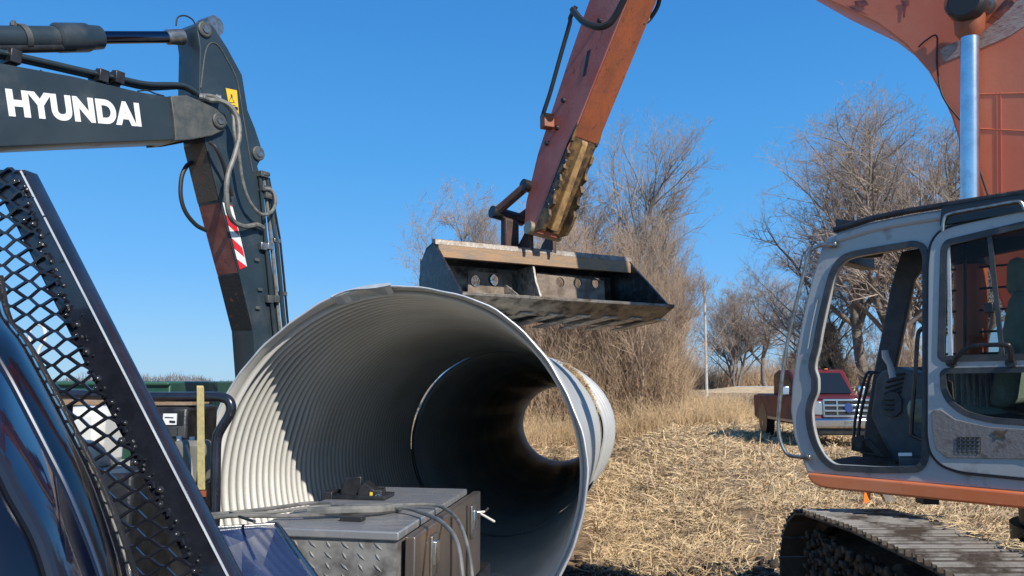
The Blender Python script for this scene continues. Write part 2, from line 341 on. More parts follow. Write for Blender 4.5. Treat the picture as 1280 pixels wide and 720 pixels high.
def clods():
    V = []; Q = []
    for i in range(900):
        px = 640+F*(random.uniform(.07, .17) if i < 450 else random.uniform(.07, .36)); py = random.gauss(684, 9) if i < 450 else random.uniform(688, 716)  # first half is the dirt mound; wider half stands in for cast shadow
        p = atz(px, py, 0.0); r = random.uniform(.02, .075); p.z = gz1(p.x, p.y)+r*.3
        b = len(V)
        for k in range(8):
            s = Vector(((k & 1)*2-1, (k >> 1 & 1)*2-1, (k >> 2 & 1)*2-1))*r; V.append(p+Vector((s.x*random.uniform(.4, 1), s.y*random.uniform(.4, 1), s.z*random.uniform(.4, .9))))
        for f in ((0, 1, 3, 2), (4, 6, 7, 5), (0, 4, 5, 1), (2, 3, 7, 6), (0, 2, 6, 4), (1, 5, 7, 3)): Q.append([b+j for j in f])
    o = np_mesh('dirt_and_shade_clods', np.array(V), np.array(Q), mud); tag(o, 'dark soil clods beside the pipe, the wider spread standing in for cast shadow', 'soil', kind='stuff')
clods()
# gravel road far off to the right
g = G(); r0, r1 = 118, 152
ys = [r0, r1]; xs = [37, 60, 90, 140, 220]
g.quad([(36.5, 122, .9), (40, 133, .9), (260, 150, 1.1), (260, 116, 1.1)]); o = obj('road', g, roadm); tag(o, kind='structure')
g = G(); g.add([(30, 116, -.1), (36.5, 122, .89), (260, 116, 1.09), (260, 108, -.1), (34, 140, -.1), (40, 133, .89), (260, 150, 1.09), (260, 160, -.1)], [(0, 3, 2, 1), (4, 5, 6, 7), (0, 1, 5, 4)])
o = obj('road_embankment', g, grassm); tag(o, kind='structure')
# ------------------------------------------------------------------ culvert pipe
def pipe_mesh(name, w0, w1, radial, m, parent, n=132, pitch=.115, amp=.030, flat0=.1, flat1=.03, shift=(0, 0), gap=None):
    k = 12; W = np.arange(w0, w1+1e-6, pitch/k); W = np.append(W, w1) if w1-W[-1] > 1e-4 else W
    A = np.linspace(0, 2*PI, n, endpoint=False)
    u = np.cross(PA, [0, 0, 1.]); u /= np.linalg.norm(u); v = np.cross(u, PA)
    fade = np.clip((W-w0-flat0)/.05, 0, 1)*np.clip((w1-W-flat1)/.03, 0, 1)
    WW, AA = np.meshgrid(W, A, indexing='ij'); R = radial(WW, AA)+amp*np.sin(2*PI*(WW/pitch)+AA*1.0)*fade[:, None]
    WS = WW if gap is None else WW+gap(AA)*np.exp(-(WW-w0)/.25)
    C = PC0+WS[..., None]*PA; V = C+(R*np.cos(AA)+shift[0])[..., None]*u+(R*np.sin(AA)+shift[1])[..., None]*v
    a, b = WW.shape; i = np.arange(a-1)[:, None]*b; j = np.arange(b)[None]; j2 = (j+1) % b
    Q = np.stack([i+j, i+j2, i+b+j2, i+b+j], -1).reshape(-1, 4)
    o = np_mesh(name, V.reshape(-1, 3), Q, m, parent, smooth=True)
    ph = np.mod(WW/pitch+AA/(2*PI), 1.0); q = np.abs(ph-.40); c = 1-.88*np.clip(1.35-q/.16, 0, 1)*fade[:, None]      # painted shade on each rib's near slope so the corrugation shows
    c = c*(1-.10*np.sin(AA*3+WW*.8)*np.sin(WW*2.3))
    at_ = o.data.attributes.new('rib_shade', 'FLOAT_COLOR', 'POINT'); cc = np.ones((c.size, 4), np.float32); cc[:, 0] = c.ravel(); cc[:, 1] = (c*.99).ravel(); cc[:, 2] = (c*.97).ravel(); at_.data.foreach_set('color', cc.ravel())
    return o, V
def bump_a(A, c, w): d = np.angle(np.exp(1j*(A-c))); return np.exp(-(d/w)**2)
near_r = lambda W, A: PR+.016*np.sin(2*A+.7)*np.exp(-W/1.5)+.13*bump_a(A, .35, .75)*np.clip((W-3.2)/2.7, 0, 1)**1.4+.02*np.exp(-W/.05)+.010*np.sin(7*A+1)*np.exp(-W/.12)+.005*np.sin(23*A)*np.sin(9*A+2)*np.exp(-W/.1)+.012*bump_a(A, 2.45, .12)*np.exp(-((W-.5)/.25)**2)-.03*bump_a(A, 2.9, .18)*np.exp(-((W-1.6)/.35)**2)
far_r = lambda W, A: PR+.0+.36*bump_a(A, .25, .7)*np.exp(-((W-J1-.75)/.85)**2)+.02*np.sin(9*A)*np.exp(-np.maximum(W-J1, 0)/.2)*bump_a(A, .3, 1)
def ringpts(V, i, off=0): return [Vector(p)+Vector(PA)*off for p in V[i]]
pn = empty('culvert_pipe', tuple(PC0*[1, 1, 0]), 'large corrugated galvanized pipe section open toward the viewer, nearest of the two', 'culvert pipe', 'corrugated culvert pipe sections')
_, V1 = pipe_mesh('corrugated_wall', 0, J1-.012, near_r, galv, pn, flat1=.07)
obj('rim', G().tube(ringpts(V1, 0), .008, 6, True), galvb, pn)
g = G()
uu = Vector(np.cross(PA, [0, 0, 1.])).normalized(); vv = uu.cross(Vector(PA)); pa = Vector(PA); pc = Vector(PC0)
def onpipe(a, w, dr=0): r = PR+dr; return pc+pa*w+uu*math.cos(a)*r+vv*math.sin(a)*r
fl = []
for k in range(9):
    a = 1.93-k*.042; fl.append((onpipe(a, -.02, .012+.012*math.sin(k*.8)), onpipe(a, .16-.02*abs(k-4)+.03*(k % 2), -.028-.01*math.sin(k)), onpipe(a, -.015, .03)))
for k in range(8): g.quad([fl[k][0], fl[k+1][0], fl[k+1][1], fl[k][1]]); g.quad([fl[k][2], fl[k+1][2], fl[k+1][0], fl[k][0]])
obj('bent_rim_flap', g, galvb, pn)
pf = empty('culvert_pipe', tuple((PC0+PA*J1)*[1, 1, 0]), 'farther corrugated pipe section with dented bright outer edge, joined behind the first', 'culvert pipe', 'corrugated culvert pipe sections')
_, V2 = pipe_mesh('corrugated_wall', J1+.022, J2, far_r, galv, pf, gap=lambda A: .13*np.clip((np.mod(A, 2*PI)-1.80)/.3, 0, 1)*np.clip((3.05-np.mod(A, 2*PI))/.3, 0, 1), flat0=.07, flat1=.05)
obj('far_rim', G().tube(ringpts(V2, -1), .012, 6, True), galvb, pf)
# coupling band round the lower half of the joint
def band(a0, a1, w0, w1, dr0, dr1, n=40):
    g = G()
    for k in range(n):
        A = [a0+(a1-a0)*(k+j)/n for j in (0, 1)]
        e = lambda a: .0+.15*math.exp(-((((a-.3+PI) % (2*PI))-PI)/.75)**2)
        g.quad([onpipe(A[0], w0, dr0+e(A[0])), onpipe(A[1], w0, dr0+e(A[1])), onpipe(A[1], w1, dr1+e(A[1])), onpipe(A[0], w1, dr1+e(A[0]))])
    return g
cb = obj('coupling_band', band(-3.05, -.38, J1-.45, J1+.5, .05, .06), galvd); tag(cb, 'black rubber coupling band wrapped under the pipe joint', 'coupling')

g = G()
for k in range(30):
    A = [-.45+2.3*(k+j)/30 for j in (0, 1)]; b0 = [.13*math.exp(-((a-.35)/.75)**2)+.008 for a in A]; b1 = [.175*math.exp(-((a-.25)/.7)**2)+.008 for a in A]
    g.quad([onpipe(A[0], J1-.10, b0[0]), onpipe(A[1], J1-.10, b0[1]), onpipe(A[1], J1+.12, b1[1]), onpipe(A[0], J1+.12, b1[0])])
obj('joint_sun_block', g, mat('brown_sun_block', (.22, .17, .11), .8, 0, (.08, .06, .04), 20, bump=.5), cb)  # added strip over the joint gap that keeps sun from leaking in
# straw clump caught on the joint
P0 = []; P1 = []
for i in range(900):
    a = random.gauss(.62, .13); w = J1+random.gauss(.0, .10); p = onpipe(a, w, .13+random.uniform(-.01, .05)); d = Vector((random.gauss(0, 1), random.gauss(0, 1), random.gauss(-.3, 1))).normalized()*random.uniform(.04, .14)
    P0.append(p-d*.5); P1.append(p+d*.5)
o = segs_mesh('straw_clump', P0, P1, [.004]*900, [.003]*900, strawm); tag(o, 'clump of dry straw caught in the gap between pipe sections', 'straw', kind='stuff')
# ------------------------------------------------------------------ dark teal excavator (left)
HP = Plane(at(272, 150, 7.8), 60)
hx = empty('teal_excavator', (HP.W(-6.3, 0, 0).x, HP.W(-6.3, 0, 0).y, 0), 'dark teal excavator whose lettered boom and arm reach in from the left', 'excavator')
top = [(0, 80), (94, 97), (175, 116), (212, 122), (231, 121), (269, 139), (281, 152), (275, 164), (225, 175), (216, 174), (100, 178), (0, 182)]
tp = [HP.hit(*p) for p in top[:4]]; bt = [HP.hit(*p) for p in top[8:]]
s0, tt0 = tp[0]; s1, tb0 = bt[-1]
outer = tp+[HP.hit(219, 150)]+bt+[(s1-.8, tb0+.02), (s1-1.6, tb0-.25), (s1-3.4, tb0-2.7), (s1-4.0, tb0-2.9), (s1-4.0, tb0-2.4), (s1-2.5, tb0+.25), (s1-1.3, tt0+.25), (s0-.5, tt0+.06)]
plate('boom', HP, outer, [], .42, teal, hx, d=0, px=False, bev=.008)
plate('boom_nose', HP, [(212, 122), (231, 121), (250, 129), (269, 138), (279, 145), (281, 153), (277, 162), (262, 169), (235, 174), (218, 175), (216, 150)], [], .06, tealcast, hx, d=.035, bev=.012)
plate('boom_nose', HP, [(212, 122), (231, 121), (250, 129), (269, 138), (279, 145), (281, 153), (277, 162), (262, 169), (235, 174), (218, 175), (216, 150)], [], .06, tealcast, hx, d=-.40, bev=.012)
def pin(pl, px, py, r, d, name, parent, m1=tealcast, m2=chromed, h=.03):
    c = pl.px(px, py, d); o = obj(name, G().lathe(c, pl.n, [(0, r), (h*.7, r), (h, r*.85)]), m1, parent)
    obj('pin_cap', G().lathe(c+pl.n*h, pl.n, [(0, r*.55), (.012, r*.5)]), m2, o); return o
pin(HP, 273, 151, .085, .035, 'boom_pin', hx)
# lettering
ll = HP.hit(11, 145.5); lr = HP.hit(177, 158.8); ul = HP.hit(6, 110.5)
text('lettering', 'HYUNDAI', HP, ll, (lr, ul), white, hx, d=.003, offset=.055)
# arm
arm = [(247, 33), (255, 27), (266, 33), (283, 59), (302, 94), (309, 138), (318, 160), (325, 181), (328, 194), (321, 207), (325, 222), (329, 262), (336, 310), (343, 360), (350, 430), (356, 470), (322, 480), (317, 413), (300, 343), (275, 250), (263, 200), (257, 176), (250, 110), (251, 60)]
HA = HP.moved(-.03)
plate('arm', HA, arm, [], .36, teal, hx, bev=.01)
# stiffener on arm side, weld line
obj('weld_seam', G().tube(smooth_path([HA.px(*p, .004) for p in ((251, 110), (256, 70), (262, 55), (272, 56), (284, 75), (296, 100), (303, 140), (312, 195), (316, 215))]), .008, 6), tealcast, hx)
# inner face patches : faces -u side
def inner_sheet(name, pts, m):   # pts along the ridge px, width across thickness
    g = G(); L = [HA.px(*p) - HA.u*.016 for p in pts]; R = [p - HA.n*.352 for p in L]; R = [p for p in R]
    L = [p - HA.n*.008 for p in L]
    for k in range(len(pts)-1): g.quad([L[k], L[k+1], R[k+1], R[k]])
    return obj(name, g, m, hx)
inner_sheet('worn_red_paint_patch', [(276.5, 254), (288, 298), (299.5, 341)], redpaint)
inner_sheet('rusty_paint_patch', [(300, 343.5), (309, 380), (317, 412)], rustblack)
inner_sheet('dusty_paint_patch', [(257.5, 178), (262.5, 199), (275, 250)], mat('brown_dust_film', (.085, .07, .055), .6, 0, (.17, .08, .04), 6, .5, .7, bump=.3))
# warning stickers
def qpx(pl, pts, d): return [pl.px(x, y, d) for x, y in pts]
st = obj('warning_sticker', G().prism(qpx(HA, [(282, 110), (296, 113), (299, 147), (288, 142)], .004), HA.n*.002), yellow, hx)
g = G(); g.tube([HA.px(289, 121, .008), HA.px(286, 128, .008), HA.px(293, 128, .008)], .004, 4, True); g.tube([HA.px(289, 118, .008), HA.px(290, 122, .008)], .008, 6); g.prism(qpx(HA, [(293, 133), (297, 134), (297.5, 138), (294, 137)], .006), HA.n*.002); g.prism(qpx(HA, [(285.5, 131), (294, 131.5), (294, 132.3), (285.6, 131.8)], .006), HA.n*.002)
obj('warning_symbol', g, black, st)
rf = obj('reflective_strip', G().prism(qpx(HA, [(278, 253), (290, 257), (300, 295), (308.5, 333), (299.5, 337)], .004), HA.n*.003), white, hx)
g = G()
def lerp(a, b, t): return (a[0]+(b[0]-a[0])*t, a[1]+(b[1]-a[1])*t)
Lf = lambda t: lerp((278.3, 254), (299.5, 337), t); Rt = lambda t: lerp((290, 257), (308.3, 333), t)
for a, b in ((.17, .33), (.52, .68), (.84, 1.0)): g.prism(qpx(HA, [Lf(a-.0), Rt(min(a+.17, 1)), Rt(min(b+.17, 1)), Lf(b)], .008), HA.n*.002)
g.prism(qpx(HA, [Rt(0), Rt(.0), Rt(.02), lerp(Lf(0), Rt(0), .6)], .008), HA.n*.002)
obj('red_stripes', g, redd, rf)
# cylinder on top
cy = [HP.px(0, 41), HP.px(130, 41)]; ax = (cy[1]-cy[0]).normalized(); back = -HP.n*.2
A = HP.px(137, 41)+back; B = HP.px(244, 41)+back; far = A-ax*3.6
arc = obj('arm_cylinder', G().tube([far, A], .105, 24), teal, hx)
obj('cylinder_head', G().lathe(A-ax*.42, ax, [(0, .112), (.02, .135), (.30, .135), (.34, .118), (.44, .112)]), teal, arc)
obj('cylinder_clamp', G().lathe(HP.px(40, 41)+back, ax, [(0, .112), (.0, .122), (.05, .122), (.05, .11)]).lathe(HP.px(32, 26)+back, (0, 0, 1), [(0, .03), (.03, .03), (.03, .018), (.05, .018)], 8), tealcast, arc)
obj('cylinder_pipe', G().tube([far-Vector((0, 0, .10))+HP.n*.03, A-ax*.25-Vector((0, 0, .10))+HP.n*.03], .045, 12), black, arc)
obj('rod', G().tube([A, B], .062, 20), mat('dark_chrome', (.10, .11, .15), .1, 1), hx)
obj('rod_eye', G().lathe(B-ax*.22, ax, [(0, .06), (.02, .078), (.2, .085)]).lathe(HP.px(255, 37, -.30), HP.n, [(0, .11), (.2, .11)]), chromed, hx)
pin(HA, 255, 37, .085, 0, 'rod_pin', hx)
pin(HA, 322, 192, .085, 0, 'link_pin', hx)
obj('hose_loop', G().tube(smooth_path([HP.px(220, 32, -.2), HP.px(222, 22, -.2), HP.px(231, 19.5, -.2), HP.px(240, 24, -.2), HP.px(244, 30, -.2)]), .009, 6), rubber, hx)
# steel pipes along boom top
for i, (dy, dd) in enumerate(((0, -.05), (5, -.12))):
    P = [(-40, 58+dy), (10, 67+dy), (60, 78+dy), (112, 90+dy), (150, 98+dy), (185, 105+dy), (225, 106+dy*.6), (240, 112+dy*.5), (252, 121+dy*.5)]
    obj('boom_pipe', G().tube(smooth_path([HP.px(*p, dd) for p in P]), .026, 10), teal, hx)
for px_, py_ in ((13, 70), (123, 94), (143, 96)):
    obj('pipe_clamp', G().box(HP.px(px_, py_+3, -.08), (.09, .2, .12), math.radians(60)).box(HP.px(px_, py_+11, -.08), (.06, .1, .12), math.radians(60)).lathe(HP.px(px_, py_-4, -.08), (0, 0, 1), [(0, .025), (.03, .025)], 8), black, hx, bevel=.006)
obj('grease_line', G().tube(smooth_path([HP.px(*p, -.05) for p in ((50, 88), (58, 92), (75, 97), (95, 99))]), .008, 6), rubber, hx)
obj('grease_line', G().tube(smooth_path([HP.px(*p, -.05) for p in ((172, 114), (184, 113), (194, 117), (205, 120))]), .008, 6), rubber, hx)
def hose(pts, r, m, d=.05, name='hose', pl=HP): return obj(name, G().tube(smooth_path([pl.px(p[0], p[1], p[2] if len(p) > 2 else d) for p in pts], 8), r, 8), m, hx)
hose([(252, 121), (262, 125), (275, 126, .1), (288, 133, .15), (297, 148, .18), (299, 170, .2), (293, 195, .2), (286, 215, .2), (283, 235, .2), (285, 262, .18), (292, 277, .12), (306, 283, .06), (321, 281, .04), (329, 285, .03)], .028, hoseg)
hose([(254, 119), (268, 121), (282, 130, .1), (291, 143, .14), (293, 165, .16), (298, 190, .16), (303, 225, .14), (311, 250, .12), (325, 267, .1), (338, 266, .1), (344, 255, .1), (343, 243, .08), (338, 237, .06), (330, 236, .04)], .020, hoseg)
hose([(240, 203, -.3), (233, 208, -.3), (227, 222, -.3), (226, 245, -.3), (232, 265, -.3), (245, 281, -.3), (258, 288, -.3)], .024, rubber)
hose([(262, 178, .06), (270, 185, .12), (279, 205, .1), (284, 225, .05), (290, 245, .02)], .02, rubber)
for x, y in ((252, 121), (272, 122)): obj('hose_fitting', G().cyl(HP.px(x-3, y-1, .02), HP.px(x+4, y+1, .05), .036, 10), chromed, hx)
# pipes down the arm
for i, (dx, r) in enumerate(((0, .022), (7, .02), (13, .026), (18, .014))):
    P = [(325+dx*.6, 222), (329+dx*.8, 262), (332+dx, 300), (337+dx, 350), (341+dx, 395), (346+dx, 440)]
    obj('arm_pipe', G().tube([HA.px(*p, .03-.008*i) for p in P], r, 8), (teal, hoseg, teal, black)[i], hx)
for y, x in ((308, 328), (374, 336)):
    obj('pipe_clamp', G().box(HA.px(x+1, y, .03), (.09, .05, .09), math.radians(60)).box(HA.px(x+9, y, .05), (.08, .05, .08), math.radians(60)).box(HA.px(x+17, y-7, .0), (.10, .06, .05), math.radians(60)), chromed if y < 320 else tealcast, hx, bevel=.006)
for x, y in ((330, 236), (328, 218), (334, 245)): obj('pipe_joint', G().box(HA.px(x, y, .04), (.1, .08, .07), math.radians(60)).cyl(HA.px(x, y, .06), HA.px(x+8, y, .06), .03, 8), tealcast, hx, bevel=.006)
for x, y in ((321, 325), (325, 362), (322, 385)): obj('mounting_lug', G().box(HA.px(x, y, .012), (.06, .03, .035), math.radians(60)), tealcast, hx, bevel=.005)
# house and undercarriage out of frame
hb = HP.W(-7.0, 0, 0)
def place_box(name, pl, s0, s1, t0, t1, d0, d1, m, parent, bevel=.05): return obj(name, G().pbox(pl, s0, s1, t0, t1, d0, d1), m, parent, bevel=bevel)
HG = Plane((HP.P.x, HP.P.y, 0), 60)
place_box('house', HG, s1-7.2, s1-3.6, 1.0, 2.3, -1.5, 1.1, teal, hx); place_box('counterweight', HG, s1-7.9, s1-7.25, 1.05, 2.4, -1.5, 1.1, tealcast, hx)
place_box('operator_cab', HG, s1-5.3, s1-3.65, 1.3, 3.1, -1.55, -.65, teal, hx); obj('swing_bearing', G().lathe(HG.W(s1-5.4, .6, -.2), (0, 0, 1), [(0, .6), (.42, .6)]), black, hx)
for d in (-1.5, .5): place_box('track', HG, s1-7.4, s1-3.3, gz1(-6, 2)+.02, .9, d, d+.6, rubber, hx, .2)
# ------------------------------------------------------------------ orange excavator (right)
CH = -45
CP = Plane(at(1010, 560, 5.15), CH)
hu = CP.u; hn = CP.n
def lp(a, b, z): return Vector((CP.P.x, CP.P.y, 0))+hu*a-hn*b+Vector((0, 0, z))      # a rearward, b into the machine
cx = lp(1.5, 1.3, 0)
ex = empty('orange_excavator', (cx.x, cx.y, 0), 'faded orange excavator with grey open cab, its bucket held over the pipe', 'excavator')
cabo = [(1010, 589), (994, 545), (990, 512), (992, 480), (998, 435), (1006, 392), (1016, 352), (1028, 312), (1035, 299), (1045, 294), (1090, 280), (1140, 270)]
rs, rt = CP.hit(1140, 270)
skb = CP.hit(1010, 589)[1]
SR = 1.78
ctop = CP.hit(1278, 249)
fo = [CP.hit(*p) for p in cabo]+[ctop, (SR, ctop[1]+.01), (SR+.02, skb), (CP.hit(1100, 590)[0], skb)]
h1 = [CP.hit(*p) for p in [(1021, 437), (1025, 412), (1032, 380), (1040, 348), (1047, 332), (1056, 323), (1067, 319), (1100, 313), (1143, 306), (1152, 309), (1156, 320), (1156, 450), (1155, 574), (1148, 585), (1100, 586), (1042, 583), (1030, 573), (1020, 556), (1014, 535), (1012, 515), (1015, 500), (1020, 490), (1020, 472), (1016, 462), (1017, 450)]]
wu = [CP.hit(*p) for p in [(1178, 310), (1184, 301), (1230, 290), (1290, 276), (1345, 262), (1352, 300), (1352, 444), (1300, 449), (1180, 452), (1174, 447)]]
wl = [CP.hit(*p) for p in [(1177, 466), (1182, 461), (1280, 459), (1340, 458), (1345, 470), (1343, 540), (1280, 531), (1237, 528), (1205, 519), (1186, 504), (1178, 488)]]
h1 = rpoly(h1, .06, 3); wu = rpoly(wu, .06, 3); wl = rpoly(wl, .06, 3)
cab = plate('cab', CP, fo, [h1, wu, wl], .06, cabgrey, ex, px=False, bev=.012)
def shrink(P, k):
    c = Vector((sum(p[0] for p in P)/len(P), sum(p[1] for p in P)/len(P))); out = []
    n = len(P)
    for i in range(n):
        a, b, d = Vector(P[i-1]), Vector(P[i]), Vector(P[(i+1) % n]); t = (d-a).normalized(); nn = Vector((-t.y, t.x))
        if nn.dot(c-b) < 0: nn = -nn
        out.append(tuple(b+nn*k))
    return out
def ringplate(name, pl, P, k0, k1, thick, m, parent, d): return plate(name, pl, shrink(P, k0), [shrink(P, k1)], thick, m, parent, d=d, px=False)
ringplate('door_opening_seal', CP, h1, -.028, .012, .02, cabdark, cab, .012)
obj('frame_crease', G().tube([CP.W(a, b, .004) for a, b in shrink(h1, -.06)[1:11]], .006, 6), cabgrey, cab)
# door (closed rear half): slightly proud panel with its own openings
dpo = [CP.hit(*p) for p in [(1163, 330), (1166, 306), (1176, 291), (1195, 284), (1280, 265), (1352, 246)]]
door_o = dpo+[(SR-.04, dpo[-1][1]), (SR-.04, CP.hit(1280, 597)[1]+.02)]+[CP.hit(*p) for p in [(1280, 596), (1200, 588), (1178, 580), (1166, 566), (1162, 545), (1162, 440)]]
door_o = rpoly(door_o, .06, 3)
door = plate('door', CP, door_o, [wu, wl], .02, cabgrey, ex, d=.022, px=False, bev=.006)
ringplate('window_seal', CP, wu, -.004, .035, .03, cabdark, door, .028); ringplate('window_seal', CP, wl, -.004, .030, .03, cabdark, door, .028)
obj('door_gap_seal', G().tube([CP.W(a, b, .012) for a, b in shrink(door_o, -.012)], .009, 6, True), rubber, door)
plate('window_glass', CP, shrink(wu, .02), [], .006, clear, door, d=.0, px=False); plate('window_glass', CP, shrink(wl, .02), [], .006, clear, door, d=.0, px=False)
obj('window_channel', G().prism(qpx(CP, [(1233, 289), (1239, 288), (1256, 449), (1250, 449)], .016), hn*-.02), cabdark, door)
obj('window_slider_rail', G().prism(qpx(CP, [(1184, 306), (1187, 305), (1190, 449), (1185, 449)], .02), hn*-.02), galvb, door)
obj('window_latch', G().box(CP.px(1236, 385, .02), (.05, .03, .06), math.radians(CH)), black, door, bevel=.005)
dp = [CP.hit(*p) for p in [(1167, 516), (1170, 513), (1178, 513), (1196, 525), (1237, 534), (1280, 537), (1350, 545), (1350, 590), (1280, 573), (1184, 571), (1172, 560), (1168, 540)]]
dpl = plate('lower_door_panel', CP, dp, [], .012, cabpanel, door, d=.030, px=False, bev=.003)
g = G()
dx0, dy0, dx1, dy1 = 1196, 546, 1225, 565.5
for k in range(5): y = dy0+(dy1-dy0)*k/4; g.prism(qpx(CP, [(dx0, y), (dx1, y+.6), (dx1, y+1.3), (dx0, y+.7)], .0325), hn*.001)
for k in range(6): x = dx0+(dx1-dx0)*k/5; g.prism(qpx(CP, [(x, dy0), (x+.7, dy0), (x+.7, dy1), (x, dy1)], .0325), hn*.001)
for k in range(5):
    for j in range(3):
        x = dx0+(dx1-dx0)*(k+.2)/5; y = dy0+(dy1-dy0)*(j+.25)/4; g.prism(qpx(CP, [(x, y), (x+3, y), (x+3, y+2), (x, y+2)], .0325), hn*.001)
obj('chart_decal', g, black, dpl)
plate('torn_decal', CP, [(1241, 541), (1247, 537), (1253, 539), (1262, 537), (1257, 543), (1260, 549), (1250, 546), (1245, 551), (1246, 545)], [], .002, mat('scuffed_decal', (.16, .10, .05), .7, 0, (.05, .05, .05), 30), dpl, d=.033)
obj('door_grab_rail', G().tube(smooth_path([CP.px(1190, 455, .02), CP.px(1192, 453, .07), CP.px(1197, 446, .09), CP.px(1207, 436, .10), CP.px(1222, 432, .10), CP.px(1254, 431, .10), CP.px(1262, 434, .09), CP.px(1264, 448, .07), CP.px(1264, 456, .02)], 5), .014, 8), black, door)
for x in (1190, 1264): obj('rail_foot', G().lathe(CP.px(x, 454, .02), hn, [(0, .028), (.04, .024)]), black, door)
# roof, far wall, rear wall, floor
CW = .76
flr = CP.hit(1100, 586)[1]+CP.P.z
zt = ctop[1]+CP.P.z
g = G(); RP = [fo[9], fo[10], fo[11], ctop, (SR, ctop[1]+.01)]
tops = [CP.W(a, b+.012, .02) for a, b in RP]; g.prism(tops+[p-Vector((0, 0, .07)) for p in tops[::-1]], -hn*(CW+.04))
obj('cab_roof', g, cabgrey, ex, bevel=.02)
g = G(); edge = [CP.W(a, b+.03, .03) for a, b in RP]; obj('roof_edge_trim', G().tube(edge, .02, 8), black, ex)
g = G(); hb_ = [(a, b+.035) for a, b in (CP.hit(1178, 290), CP.hit(1180, 268), CP.hit(1190, 263), CP.hit(1270, 250), CP.hit(1340, 238), CP.hit(1345, 262))]
plate('roof_side_shield', CP, hb_, [], .03, mat('black_shield', (.02, .02, .022), .3), ex, d=.045, px=False)
obj('roof_rain_rail', G().tube(smooth_path([CP.px(*p, .06) for p in ((1178, 289), (1180, 274), (1188, 267), (1230, 259), (1268, 252), (1277, 254), (1281, 262))], 5), .010, 8), chromed, ex)
far_o = [(a+.10*max(0, min(1, (b+.1)/1.3)), b) for a, b in fo]
FPp = CP.moved(-CW)
far_o = [FPp.hit(*p) for p in [(1128, 316), (1116, 355), (1107, 400), (1093, 470), (1083, 530), (1077, 592)]]+[(SR, skb), (SR, ctop[1])]
fh = [FPp.hit(*p) for p in [(1151, 334), (1140, 348), (1130, 395), (1116, 462)]]+[(1.62, FPp.hit(1116, 462)[1]+.05), (1.62, FPp.hit(1151, 334)[1]+.12)]
fh0 = [(-.02, skb+.14), (.16, skb+.14), (.20, skb+.72), (.30, skb+1.45), (.24, skb+1.5)]
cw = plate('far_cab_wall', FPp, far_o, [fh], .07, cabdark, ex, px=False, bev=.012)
for k in range(5): obj('window_guard_bar', G().cyl(FPp.W(.62, skb+.80+k*.15, -.10), FPp.W(1.62, skb+.80+k*.15, -.10), .009, 6), black, cw)
obj('guard_post', G().cyl(FPp.W(.80, skb+.7, .03), FPp.W(.86, skb+1.58, .03), .012, 6), black, cw)
g = G().pbox(CP, SR-.05, SR, skb, ctop[1], -CW, -.06); g2 = G()
RW = Plane(CP.W(SR, 0, 0), CH+90)
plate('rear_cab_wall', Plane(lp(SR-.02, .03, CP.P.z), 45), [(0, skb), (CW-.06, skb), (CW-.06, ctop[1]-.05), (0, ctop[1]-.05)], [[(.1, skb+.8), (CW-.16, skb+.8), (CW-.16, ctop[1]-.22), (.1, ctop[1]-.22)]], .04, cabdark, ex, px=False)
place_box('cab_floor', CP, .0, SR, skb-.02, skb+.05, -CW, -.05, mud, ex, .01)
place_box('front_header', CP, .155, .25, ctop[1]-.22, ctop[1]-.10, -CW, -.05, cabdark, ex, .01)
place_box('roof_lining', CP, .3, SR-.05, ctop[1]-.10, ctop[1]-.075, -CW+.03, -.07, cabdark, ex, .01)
# interior
place_box('side_console', CP, .92, 1.6, skb+.05, skb+.42, -.30, -.12, cabdark, ex, .03)
con = Plane(CP.W(0, 0, -.50), CH)
c1 = plate('front_console', CP.moved(-.45), [(1098, 476), (1104, 467), (1120, 462), (1150, 470), (1172, 480), (1180, 574), (1120, 575), (1104, 545), (1092, 520)], [], .30, mat('grey_console_plastic', (.075, .08, .085), .5, 0, (.12, .12, .115), 9), ex, bev=.02)
g = G()
for k in range(5): g.tube([CP.px(1104+k*1.5, 500-k*7.5, -.44), CP.px(1126+k*1.2, 489-k*5.5, -.44)], .009, 6)
obj('bellows_rib', g, black, c1)
plate('speaker_panel', CP.moved(-.45), [(1105, 497), (1112, 490), (1123, 491), (1128, 500), (1127, 515), (1119, 521), (1108, 519), (1103, 508)], [], .015, cabdark, c1, d=.02, r=.02, bev=.004)
g = G(); [g.tube([CP.px(1106, 500+k*6, -.42), CP.px(1117, 500+k*6, -.42)], .005, 6) for k in range(3)]; obj('panel_slot', g, black, c1)
obj('control_lever', G().tube(smooth_path([CP.px(1116, 470, -.45), CP.px(1112, 455, -.45), CP.px(1108, 440, -.45)]), [.025]*6+[.02]*6+[.026]), cabdark, ex) if 0 else obj('control_lever', G().tube([CP.px(1117, 472, -.45), CP.px(1112, 455, -.45), CP.px(1107, 446, -.45), CP.px(1106, 438, -.45)], [.03, .02, .026, .022], 10), cabgrey, ex)
for x0, x1 in ((1067, 1083), (1073, 1089)):
    obj('travel_lever', G().tube(smooth_path([CP.px(x0, 548, -.40), CP.px(x0+2, 525, -.40), CP.px(x0+8, 495, -.40), CP.px(x1, 468, -.40), CP.px(x1+9, 465, -.42)]), .010, 8), black, ex)
for k, (x, y) in enumerate(((1068, 549), (1079, 553))):
    obj('foot_pedal', G().hexa([CP.px(x-4, y+14, -.30+.0*k), CP.px(x+28, y+20, -.30), CP.px(x+28, y+20, -.42), CP.px(x-4, y+14, -.42), CP.px(x-4, y-2, -.30), CP.px(x+8, y-6, -.30), CP.px(x+8, y-6, -.42), CP.px(x-4, y-2, -.42)]), black, ex, bevel=.006)
